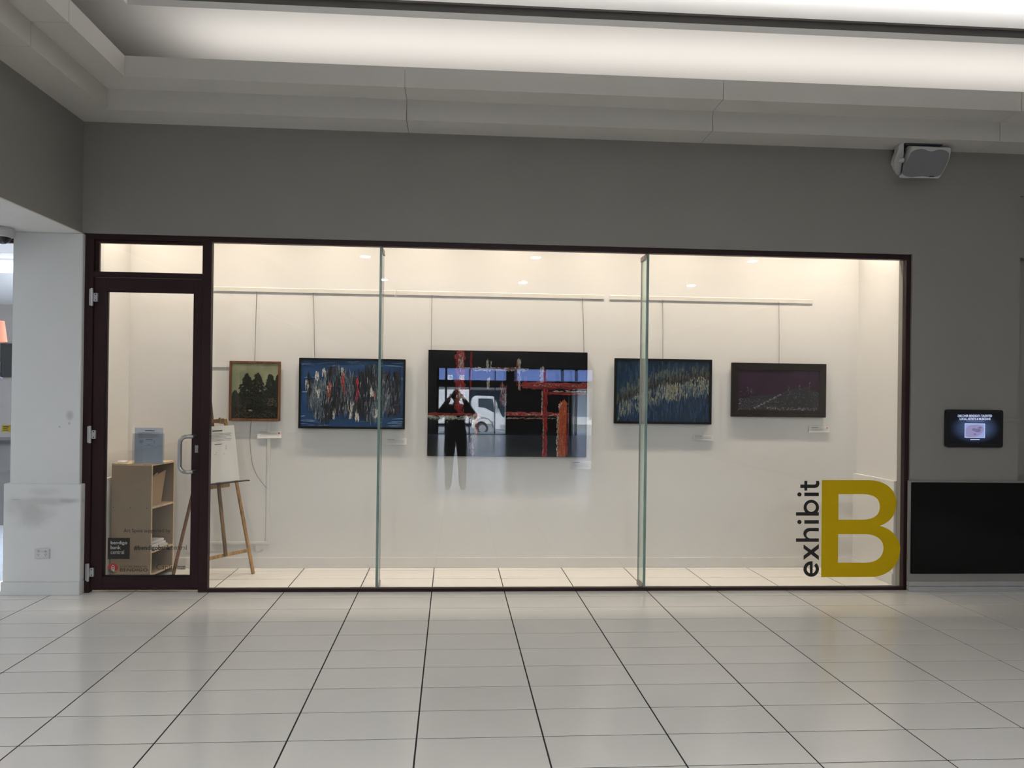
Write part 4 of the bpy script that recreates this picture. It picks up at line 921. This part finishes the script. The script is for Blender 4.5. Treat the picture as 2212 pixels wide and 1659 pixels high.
# front face tilts downwards: bottom edge further back than the top edge
def yv(v): return -0.235 + 0.10 * (v - 200) / 420
outl = [(415, 215), (900, 232), (912, 245), (910, 300), (895, 375), (860, 460), (795, 580), (755, 626), (262, 618), (240, 596), (300, 560), (340, 440), (390, 300)]
frontp = [sv(u, v, yv(v)) for u, v in outl]
backo = [(335, 195), (880, 212), (880, 250), (850, 320), (830, 400), (800, 470), (740, 560), (700, 600), (300, 600), (270, 590), (285, 540), (300, 430), (320, 300)]
backp = [sv(u, v, yv(v) + 0.11) for u, v in backo]
m = MB(); n_ = len(outl); m._add(frontp + backp, [tuple(range(n_)), tuple(range(n_, 2 * n_))[::-1]] + [(i, n_ + i, n_ + (i + 1) % n_, (i + 1) % n_) for i in range(n_)])
m.build('cabinet', M_WHITEP, spk, bevel=0.004, smooth=True)
gr = [(405, 290)] + bez((405, 290), (450, 255), (520, 238), (575, 252), 6) + bez((575, 252), (620, 268), (650, 285), (690, 275), 6) + bez((690, 275), (750, 245), (850, 245), (893, 300), 7) + \
     [(888, 375), (852, 460), (790, 575)] + bez((790, 575), (740, 612), (640, 612), (590, 600), 6) + bez((590, 600), (540, 590), (480, 600), (420, 606), 6) + bez((420, 606), (350, 606), (310, 590), (299, 558), 5) + [(340, 440)]
gf = [sv(u, v, yv(v) - 0.0035) for u, v in gr]
MB().prism(gf, (0, 0, 0), (0, 0.006, 0)).build('grille', M_GREYMESH, spk, bevel=0.0015)
MB().prism([sv(u, v, yv(v) - 0.005) for u, v in ((640, 593), (702, 593), (695, 605), (634, 604))], (0, 0, 0), (0, 0.003, 0)).build('badge', M_BLACK, spk)
# bracket: left cheek, top arm, pivot knob, wall plate
ck_ = [(325, 160), (332, 190), (330, 320), (318, 380), (300, 470), (290, 560), (262, 605), (240, 590), (215, 500), (208, 410), (232, 330), (262, 255), (272, 190)]
ya = -0.10
MB().prism([sv(u, v, -0.20 + 0.0004 * max(0, v - 160)) for u, v in ck_], (-0.012, 0.0, 0), (0.002, 0.09, 0)).build('bracket_cheek', M_WHITEP, spk, bevel=0.004)
MB().prism([sv(330, 165, -0.20), sv(805, 178, -0.20), sv(805, 206, -0.20), sv(330, 196, -0.20)], (0, 0, 0), (0, 0.17, 0)).build('bracket_arm', mat('dark_bracket', (0.05, 0.05, 0.075), 0.5), spk)
kn = sv(300, 392, -0.15); MB().lathe(kn + Vector((-0.022, 0, 0)), [(0.010, -0.012), (0.018, -0.008), (0.020, 0.022)], 20, 'x').build('pivot_knob', M_WHITEP, spk, smooth=True)
MB().box(so.x - 0.06, so.x + 0.06, -0.05, -0.03, so.z - 0.10, so.z + 0.04).build('wall_plate', M_WHITEP, spk, bevel=0.003)
MB().box(so.x - 0.03, so.x + 0.03, -0.13, -0.05, so.z - 0.05, so.z + 0.0).build('wall_arm', M_WHITEP, spk, bevel=0.003)

# ------------------------------------------------------------------ power outlet on the pier dado
oy = -0.077
A, Bq = at(75.5, 1184.5, oy), at(108, 1206.5, oy)
po = thing('power_outlet', ((A.x + Bq.x) / 2, oy, Bq.z), 'white double power outlet on the white dado left of the door', 'outlet')
MB().box(A.x, Bq.x, oy - 0.009, oy, Bq.z, A.z).build('face_plate', mat('outlet_plastic', (0.62, 0.62, 0.62), 0.35), po, bevel=0.003)
for px in (82.5, 98.0):
    c0 = at(px, 1191, oy - 0.009); MB().box(c0.x - 0.009, c0.x + 0.009, oy - 0.013, oy - 0.009, c0.z - 0.007, c0.z + 0.007).build('switch', M_WHITEP, po, bevel=0.002)
    c1 = at(px + 0.5, 1198.5, oy - 0.009); hs = MB()
    for dx, dz, an in ((-0.007, 0.004, 0.5), (0.007, 0.004, -0.5), (0, -0.007, 0)):
        R_ = Matrix.Translation((c1.x + dx, 0, c1.z + dz)) @ Matrix.Rotation(an, 4, 'Y'); hs.box(-0.0012, 0.0012, oy - 0.0096, oy - 0.0088, -0.004, 0.004, 0, R_)
    hs.build('socket_slots', M_BLACK, po)

# ------------------------------------------------------------------ security dome camera under the left soffit
c0 = atz(5, 492, 2.872)
sd = thing('dome_camera', (c0.x, c0.y, 2.872), 'white dome security camera under the soffit at the left edge', 'camera')
MB().lathe((c0.x, c0.y, 2.872), [(0.080, 0), (0.083, -0.006), (0.083, -0.030), (0.078, -0.034)], 32).build('base', M_WHITEP, sd, smooth=True)
MB().lathe((c0.x, c0.y, 2.838), [(0.080, 0), (0.081, -0.02), (0.074, -0.036), (0.060, -0.042)], 32).build('shroud', M_WHITEP, sd, smooth=True)
MB().lathe((c0.x, c0.y, 2.800), [(0.060, 0.004), (0.058, -0.014), (0.046, -0.034), (0.026, -0.048), (0.006, -0.053)], 28).build('dome', mat('smoked_dome', (0.012, 0.012, 0.014), 0.06), sd, smooth=True)

# ------------------------------------------------------------------ cafe seen past the pier: glass front, lamp, panels
wf = thing('window_2', (-4.2, 0.0, 0), kind='structure')
M_DKALU = mat('dark_aluminium', (0.02, 0.02, 0.022), 0.4)
MB().box(PX0 - 0.016, PX0, -0.02, 0.02, 0, 2.872).build('edge_channel', M_DKALU, wf)
MB().box(-6.0, PX0 - 0.016, -0.02, 0.02, 2.79, 2.872).build('head', M_DKALU, wf)
MB().box(-6.0, PX0 - 0.016, -0.005, 0.005, 0.0, 2.79).build('glass_pane', M_GLASS, wf)
tg = at(17, 926, -0.006)
yl = thing('notice_sticker', tg, 'small yellow sticker with black print on the cafe glass left of the pier', 'sticker')
A, Bq = at(4, 918, -0.006), at(25, 933.5, -0.006)
MB().box(A.x, Bq.x, -0.0075, -0.0055, Bq.z, A.z).build('backing', mat('yellow_vinyl', (0.45, 0.34, 0.03), 0.5), yl)
for v0, v1, u1 in ((921, 923, 19), (925, 926.5, 17), (928.5, 930, 18)):
    a, b2 = at(7, v0, -0.0077), at(u1, v1, -0.0077); MB().box(a.x, b2.x, -0.0082, -0.0075, b2.z, a.z).build('text_line', M_INK, yl)
# luminous ceiling strips
for (ya, yb, nm) in ((0.9, 1.02, 'ceiling_strip_light'), (1.25, 1.9, 'ceiling_strip_light')):
    t = MB().box(-7.5, -3.2, ya, yb, 2.845, 2.87).build(nm, emis('strip_glow', (0.72, 0.80, 1.0), 0.75), bevel=0.003)
    tag(t, 'narrow bright strip light on the cafe ceiling' if yb < 1.1 else 'broad bluish strip light on the cafe ceiling', 'light')
lp = at(-8, 738, 1.4)
pl = thing('pendant_lamp', (lp.x, 1.4, lp.z), 'orange pendant lamp shade hanging in the cafe at the left edge', 'lamp')
hgt = at(-8, 693, 1.4).z - lp.z; rb = at(13, 735, 1.4).x - lp.x
MB().lathe((lp.x, 1.4, lp.z), [(rb, 0), (rb * 0.72, hgt), (rb * 0.70, hgt), (rb * 0.97, 0.004)], 32).build('shade', mat('orange_shade', (0.80, 0.16, 0.07), 0.6, emit=(1.0, 0.16, 0.07), estr=0.55), pl, smooth=True)
MB().lathe((lp.x, 1.4, lp.z + 0.03), [(0.02, 0), (0.045, 0.03), (0.045, 0.06), (0.02, 0.10)], 16).build('bulb', emis('warm_bulb', (1.0, 0.8, 0.5), 6.0), pl, smooth=True)
MB().tube([(lp.x, 1.4, lp.z + hgt), (lp.x, 1.4, 2.872)], 0.004, 6).build('cord', M_BLACK, pl)
cw = 4.98
A, Bq = at(8, 742, cw), at(25, 815, cw)
o = MB().box(A.x - .03, Bq.x + 0.6, cw - 0.03, cw, Bq.z, A.z).build('wall_menu', mat('dark_menu_board', (0.03, 0.03, 0.028), 0.5), bevel=0.004); tag(o, 'dark board on the back wall of the cafe, seen past the pier', 'board')
A, Bq = at(-40, 780, cw), at(6, 818, cw)
o = MB().box(A.x, Bq.x, cw - 0.03, cw, Bq.z, A.z).build('wall_picture', mat('pale_lilac_board', (0.5, 0.48, 0.6), 0.5), bevel=0.004); tag(o, 'pale lilac board on the cafe back wall beside the dark board', 'board')
ct = thing('cafe_counter', (-6.6, 3.2, 0), 'low dark counter inside the cafe behind the pier', 'counter')
MB().box(-8.5, -4.2, 3.0, 3.5, 0, 0.98).build('body', mat('counter_front', (0.16, 0.15, 0.14), 0.5), ct, bevel=0.006); MB().box(-8.55, -4.15, 2.95, 3.55, 0.98, 1.02).build('countertop', mat('counter_top', (0.05, 0.05, 0.05), 0.25), ct, bevel=0.004)

# ------------------------------------------------------------------ recessed downlights
M_LAMP = emis('lamp_face', (1.0, 0.97, 0.92), 9.0)
def downlight(x, y, z, r, label, group, power, color, spread=PI, glow=M_LAMP):
    t = thing('downlight', (x, y, z), label, 'light', group)
    MB().lathe((x, y, z), [(r * 1.12, 0.0), (r * 1.10, -0.004), (r * 0.98, -0.004), (r * 0.96, -0.001)], 28).build('trim_ring', M_WHITEP, t, smooth=True)
    MB().lathe((x, y, z), [(r * 0.95, -0.0012), (r * 0.95, -0.003)], 28).build('lens', glow, t)
    area_light('downlight_lamp', (x, y, z - 0.012), (x, y, 0), r * 1.8, 0, power, color, spread, 'DISK')
ords = ['first', 'second', 'third', 'fourth', 'fifth', 'sixth', 'seventh', 'eighth', 'ninth']
for k, (x, y) in enumerate(DISPLAY_LAMPS):
    downlight(x, y, ZD, 0.05, f'{ords[k]} warm downlight from the left in the display ceiling', 'warm downlights in the display ceiling', P_DISP, WARM, math.radians(108), emis('warm_lamp_face', (1.0, 0.85, 0.65), 6.0))
cols = ['left', 'middle', 'right']; rows_ = ['nearest', 'farther']
for k, (x, y) in enumerate(HALL_LAMPS):
    downlight(x, y, ZW, 0.082, f'{cols[k % 3]} downlight in the {rows_[k // 3]} row of the hall ceiling', 'downlights in the hall ceiling', P_DOWN * (0.12, 1.45)[k // 3] * (0.5 if x > 4 else 1.0), (0.98, 0.99, 1.0), PI)
M_FILL_PANEL = emis('fill_panel_glow', (0.97, 0.98, 1.0), 1.5)
for k, (x, y) in enumerate(AISLE_FILL_PANELS):  # unseen panels added to brighten the pier and the floor at left
    t = thing('added_fill_panel', (x, y, 2.872), f'added square fill panel in the left aisle ceiling, {("nearer to", "farther from")[k]} the cafe', 'light', 'added fill panels in the left aisle')
    MB().box(x - 0.62, x + 0.62, y - 0.62, y + 0.62, 2.852, 2.872).build('housing', M_WHITEP, t, bevel=0.003)
    MB().box(x - 0.60, x + 0.60, y - 0.60, y + 0.60, 2.848, 2.8515).build('diffuser', M_FILL_PANEL, t)
    area_light('fill_panel_lamp', (x, y, 2.84), (x, y, 0), 1.2, 1.2, P_AISLE_FILL, (0.95, 0.98, 1.0))

# ------------------------------------------------------------------ entrance behind the photographer, and the street (seen mirrored in the glass)
en = thing('door_3', (2.5, YE, 0), kind='structure')
M_DKFR = mat('dark_entrance_frame', (0.012, 0.012, 0.014), 0.4)
def eb(nm, x0, x1, z0, z1, d=0.06): return MB().box(x0, x1, YE - d, YE + d, z0, z1).build(nm, M_DKFR, en)
eb('lintel', EX0, EX1, 2.00, 2.31); eb('head', EX0, EX1, 2.80, EZ)
for x, w_ in ((EX0 + .05, .10), (-0.45, .09), (0.56, .05), (1.63, .05), (3.75, .10), (4.5, .12), (5.1, .12), (EX1 - .05, .1)): eb('post', x - w_ / 2, x + w_ / 2, 0, EZ)
eb('pillar', 2.1, 2.55, 0, EZ, 0.16); eb('spandrel', 2.55, 5.0, 0, 2.0); eb('sill_rail', EX0, 2.1, 0.0, 0.04)
MB().box(EX0, EX1, YE - 0.004, YE + 0.004, 0.04, 2.80).build('glass_pane', M_GLASS, en)
struct('ground', MB().box(-60, 60, -70, YE - 0.2, -0.60, -0.42), mat('asphalt', (0.20, 0.20, 0.20), 0.85, var=0.15, scale=3))
struct('ground_pavement', MB().box(-60, 60, -27.2, YE - 0.2, -0.42, -0.02), mat('concrete_pavement', (0.45, 0.44, 0.42), 0.8, var=0.08, scale=2))
# parked truck
TVY = 31.5
def tv(u, v): p = at(880 + u / 4.609, 720 + v / 4.609, TVY); return Vector((p.x, 0, p.z))
tk = thing('truck', (tv(800, 1000).x, -TVY - 0.9, -0.42), 'white light truck parked in the street, mirrored in the black canvas', 'truck')
M_TRK = mat('white_truck_paint', (0.72, 0.73, 0.75), 0.3, var=0.02); M_TRKD = mat('truck_black', (0.015, 0.015, 0.016), 0.5); M_TRKG = mat('truck_window', (0.05, 0.07, 0.09), 0.05)
cab = [(640, 950), (640, 680), (655, 640), (690, 620), (850, 625), (872, 640), (925, 790), (945, 830), (985, 850), (992, 960), (870, 960), (845, 890), (800, 850), (740, 845), (690, 870), (665, 950)]
MB().prism([tv(u, v) for u, v in cab], (0, -TVY - 1.8, 0), (0, -TVY, 0)).build('cab', M_TRK, tk, bevel=0.03, smooth=True)
MB().prism([tv(u, v) for u, v in ((708, 650), (848, 650), (860, 700), (866, 790), (820, 765), (780, 742), (708, 735))], (0, -TVY - 1.0, 0), (0, -TVY + 0.012, 0)).build('side_window', M_TRKG, tk)
MB().prism([tv(u, v) for u, v in ((868, 655), (878, 648), (928, 785), (918, 790))], (0, -TVY - 1.65, 0), (0, -TVY - 0.12, 0)).build('windscreen', M_TRKG, tk)
for dy_ in (-0.12, -1.62):
    wc = tv(748, 948); wh = MB().lathe((wc.x, -TVY + dy_, wc.z), [(0.20, 0.10), (0.30, 0.09), (0.31, 0.03), (0.31, -0.09), (0.2, -0.10)], 28, 'y').build('wheel', M_TRKD, tk, smooth=True)
    MB().lathe((wc.x, -TVY + dy_, wc.z), [(0.19, 0.102), (0.17, 0.075), (0.07, 0.08), (0.05, 0.115)], 20, 'y').build('hub', M_HINGE, wh, smooth=True)
    wx = tv(130, 948); w2 = MB().lathe((wx.x, -TVY + dy_, wx.z), [(0.20, 0.10), (0.30, 0.09), (0.31, 0.03), (0.31, -0.09), (0.2, -0.10)], 28, 'y').build('wheel', M_TRKD, tk, smooth=True)
    MB().lathe((wx.x, -TVY + dy_, wx.z), [(0.19, 0.102), (0.17, 0.075), (0.07, 0.08), (0.05, 0.115)], 20, 'y').build('hub', M_HINGE, w2, smooth=True)
MB().prism([tv(u, v) for u, v in ((-250, 900), (-250, 560), (625, 560), (625, 900))], (0, -TVY - 1.85, 0), (0, -TVY + 0.05, 0)).build('cargo_box', M_TRK, tk, bevel=0.02)
MB().prism([tv(u, v) for u, v in ((-250, 935), (-250, 905), (690, 905), (690, 935))], (0, -TVY - 1.4, 0), (0, -TVY - 0.4, 0)).build('chassis', M_TRKD, tk)
MB().prism([tv(u, v) for u, v in ((920, 965), (925, 905), (1000, 905), (1000, 965))], (0, -TVY - 1.82, 0), (0, -TVY + 0.02, 0)).build('bumper', mat('grey_bumper', (0.4, 0.4, 0.42), 0.5), tk, bevel=0.03)
MB().prism([tv(u, v) for u, v in ((895, 690), (915, 690), (918, 745), (898, 745))], (0, -TVY + 0.10, 0), (0, -TVY + 0.22, 0)).build('mirror', M_TRKD, tk, bevel=0.01)
# building across the street
bd = thing('shop_building', (0, -48, -0.42), 'pale shop building with a blue sign band across the street', 'building')
MB().box(-30, 40, -54, -48, -0.42, 7.5).build('wall', mat('pale_render', (0.62, 0.62, 0.60), 0.8), bd)
MB().box(-30, 40, -48.25, -47.9, 2.6, 3.9).build('sign_band', mat('blue_sign', (0.10, 0.15, 0.34), 0.5), bd)
MB().box(-30, 40, -48.0, -46.4, 2.30, 2.55).build('awning', mat('awning_metal', (0.5, 0.5, 0.5), 0.5), bd)
for k in range(10):
    x = -20 + 5 * k; MB().box(x, x + 3.6, -48.03, -47.96, 0.0, 2.1).build('window', M_TRKG, bd); MB().box(x, x + 2.2, -48.03, -47.96, 4.6, 6.2).build('window', M_TRKG, bd)

# white squares with a letter H on the sign band (mirrored in the glass)
M_SIGNW = mat('white_sign', (0.85, 0.85, 0.85), 0.5)
for u, v in ((425, 437), (545, 437)):
    p = at(880 + u / 4.609, 720 + v / 4.609, 47.7); k_ = 54 / 1566 / 4.609
    for a, b_, c_, d_ in ((-22, 22, 16, 22), (-22, 22, -22, -16), (-22, -16, -16, 16), (16, 22, -16, 16), (-9, -5, -12, 12), (5, 9, -12, 12), (-5, 5, -2, 2)):
        MB().box(p.x + a * k_, p.x + b_ * k_, -47.9, -47.86, p.z + c_ * k_, p.z + d_ * k_).build('sign_mark', M_SIGNW, bd)

# ------------------------------------------------------------------ the photographer, mirrored in the display glass
def skin_mesh(name, V, E, Rr, root, mats, pick, parent, levels=2):
    me = bpy.data.meshes.new(name); me.from_pydata(V, E, [])
    o = bpy.data.objects.new('tmp', me); COL.objects.link(o)
    md = o.modifiers.new('skin', 'SKIN'); md.use_smooth_shade = True
    sub = o.modifiers.new('sub', 'SUBSURF'); sub.levels = levels; sub.render_levels = levels
    if not me.skin_vertices: bpy.context.view_layer.objects.active = o
    for i, r in enumerate(Rr):
        sv_ = me.skin_vertices[0].data[i]; sv_.radius = (r, r) if not isinstance(r, tuple) else r; sv_.use_root = (i == root)
    bpy.context.view_layer.update()
    m2 = bpy.data.meshes.new_from_object(o.evaluated_get(bpy.context.evaluated_depsgraph_get()))
    bpy.data.objects.remove(o)
    org = origin(parent); m2.materials.clear()
    for m_ in mats: m2.materials.append(m_)
    for p in m2.polygons:
        p.material_index = pick(p.center); p.use_smooth = True
    for v in m2.vertices: v.co = v.co - org
    m2.name = name; ob = bpy.data.objects.new(name, m2); COL.objects.link(ob); ob.parent = parent
    return ob
PXo, PYo = 0.0, -6.38
per = thing('person', (PXo, PYo, 0), 'person in a dark jacket and dark trousers holding up a phone, mirrored in the glass', 'person')
V, E, Rr = [], [], []
def nv(x, y, z, r, frm=None):
    V.append((PXo + x, PYo + y, z)); Rr.append(r); i = len(V) - 1
    if frm is not None: E.append((frm, i))
    return i
pel = nv(0, 0, .93, (.185, .13)); sp1 = nv(0, .0, 1.08, (.175, .125), pel); sp2 = nv(0, .0, 1.24, (.18, .125), sp1); ch = nv(0, -.01, 1.37, (.15, .105), sp2); nk = nv(0, .01, 1.47, .06, ch); hd0 = nv(0, .04, 1.53, .058, nk)
for sx in (-1, 1):
    sh = nv(sx * .185, -.01, 1.385, .085, ch); el = nv(sx * .315, .10, 1.25, .078, sh); wr = nv(sx * .15, .27, 1.52, .045, el); nv(sx * .115, .315, 1.585, .030, wr)
    hp = nv(sx * .10, 0, .84, .125, pel); kn_ = nv(sx * .115, .015, .49, .085, hp); an = nv(sx * .12, -.01, .10, .066, kn_); to = nv(sx * .135, .13, .045, .042, an)
M_JKT = mat('dark_jacket', (0.012, 0.012, 0.014), 0.8); M_TRS = mat('dark_trousers', (0.018, 0.018, 0.022), 0.8); M_SKN = mat('skin', (0.42, 0.26, 0.19), 0.5); M_SHOE = mat('dark_shoe', (0.01, 0.01, 0.01), 0.5)
def pick(c):
    if c.z < .115: return 3
    if c.z < .90: return 1
    if c.z > 1.455 and abs(c.x) < .085: return 2
    if c.z > 1.53 and abs(c.x) > .09: return 2
    return 0
skin_mesh('body', V, E, Rr, pel, [M_JKT, M_TRS, M_SKN, M_SHOE], pick, per)
# head with face
hm = bpy.data.meshes.new('head'); bm = bmesh.new(); bmesh.ops.create_uvsphere(bm, u_segments=28, v_segments=20, radius=1)
hc = Vector((PXo, PYo + .05, 1.605))
for v in bm.verts:
    x, y, z = v.co; jaw = 1 - 0.22 * max(0, -z)
    nose = 0.26 * max(0, y) ** 8 * math.exp(-((z + .1) / .17) ** 2 - (x / .14) ** 2)
    eye = -0.07 * math.exp(-((z - .06) / .12) ** 2) * (math.exp(-((x - .36) / .15) ** 2) + math.exp(-((x + .36) / .15) ** 2)) * (y > 0)
    mouth = -0.04 * math.exp(-((z + .50) / .06) ** 2 - (x / .3) ** 2) * (y > 0)
    v.co = Vector((x * .076 * jaw, y * .098 * (1 + nose + eye + mouth) * (1 - 0.06 * max(0, -z)), z * .118)) + hc - per.location
for f in bm.faces: f.smooth = True
bm.to_mesh(hm); bm.free(); hm.materials.append(M_SKN); ho = bpy.data.objects.new('head', hm); COL.objects.link(ho); ho.parent = per
hb_ = MB()
for sx in (-1, 1): hb_.lathe(hc + Vector((sx * .075, -.01, 0)), [(.004, -.006), (.024, -.004), (.028, .004), (.018, .008)], 14, 'x')
hb_.build('ear', M_SKN, ho, smooth=True)
ey = MB()
for sx in (-1, 1): ey.lathe(hc + Vector((sx * .029, .086, .008)), [(.002, .012), (.009, .008), (.011, 0), (.009, -.008), (.002, -.012)], 12)
ey.build('eye', mat('eye', (0.2, 0.17, 0.15), 0.2), ho, smooth=True)
hr = bpy.data.meshes.new('hair'); bm = bmesh.new(); bmesh.ops.create_uvsphere(bm, u_segments=24, v_segments=16, radius=1)
bmesh.ops.delete(bm, geom=[v for v in bm.verts if v.co.z < 0.30 and v.co.y > -0.15 or v.co.z < -0.5], context='VERTS')
for v in bm.verts: v.co = Vector((v.co.x * .083, v.co.y * .107 - .006, v.co.z * .126 + .004)) + hc - per.location
for f in bm.faces: f.smooth = True
bm.to_mesh(hr); bm.free(); hr.materials.append(mat('dark_hair', (0.02, 0.016, 0.012), 0.7)); hro = bpy.data.objects.new('hair', hr); COL.objects.link(hro); hro.parent = per
# hands closed on the phone's short ends
for sx in (-1, 1):
    V, E, Rr = [], [], []
    def hv(x, y, z, r, frm=None):
        V.append((PXo + sx * x, PYo + y, z)); Rr.append(r); i = len(V) - 1
        if frm is not None: E.append((frm, i))
        return i
    p0 = hv(.125, .300, 1.565, .026); p1_ = hv(.108, .318, 1.60, .026, p0)
    for k, (z, l_) in enumerate(((1.645, .9), (1.627, 1.0), (1.608, .95), (1.590, .8))):
        a = hv(.112, .318, 1.596 + (z - 1.61) * .55, .0105, p1_); b2 = hv(.104, .340, z, .0092, a); c_ = hv(.100 - .006 * l_, .352, z + .002, .0085, b2); hv(.094 - .016 * l_, .350, z + .003, .0075, c_)
    a = hv(.112, .305, 1.592, .0125, p1_); b2 = hv(.096, .306, 1.605, .0105, a); hv(.076, .315, 1.612, .009, b2)
    skin_mesh('hand', V, E, Rr, 0, [M_SKN], lambda c: 0, per, 1)
# the phone in the hands, just behind the viewpoint
ph = thing('phone', (PXo, PYo + .333, 1.614), 'black phone held up in both hands by the mirrored person', 'phone')
MB().prism([(PXo + x, 0, 1.614 + z) for x, z in rrect(-.088, .088, -.040, .040, .010, 4)], (0, PYo + .329, 0), (0, PYo + .337, 0)).build('body', M_BLACK, ph, bevel=0.001)
MB().box(PXo - .078, PXo + .078, PYo + .328, PYo + .329, 1.614 - .034, 1.614 + .034).build('screen', emis('phone_screen', (0.6, 0.6, 0.65), 0.35), ph)
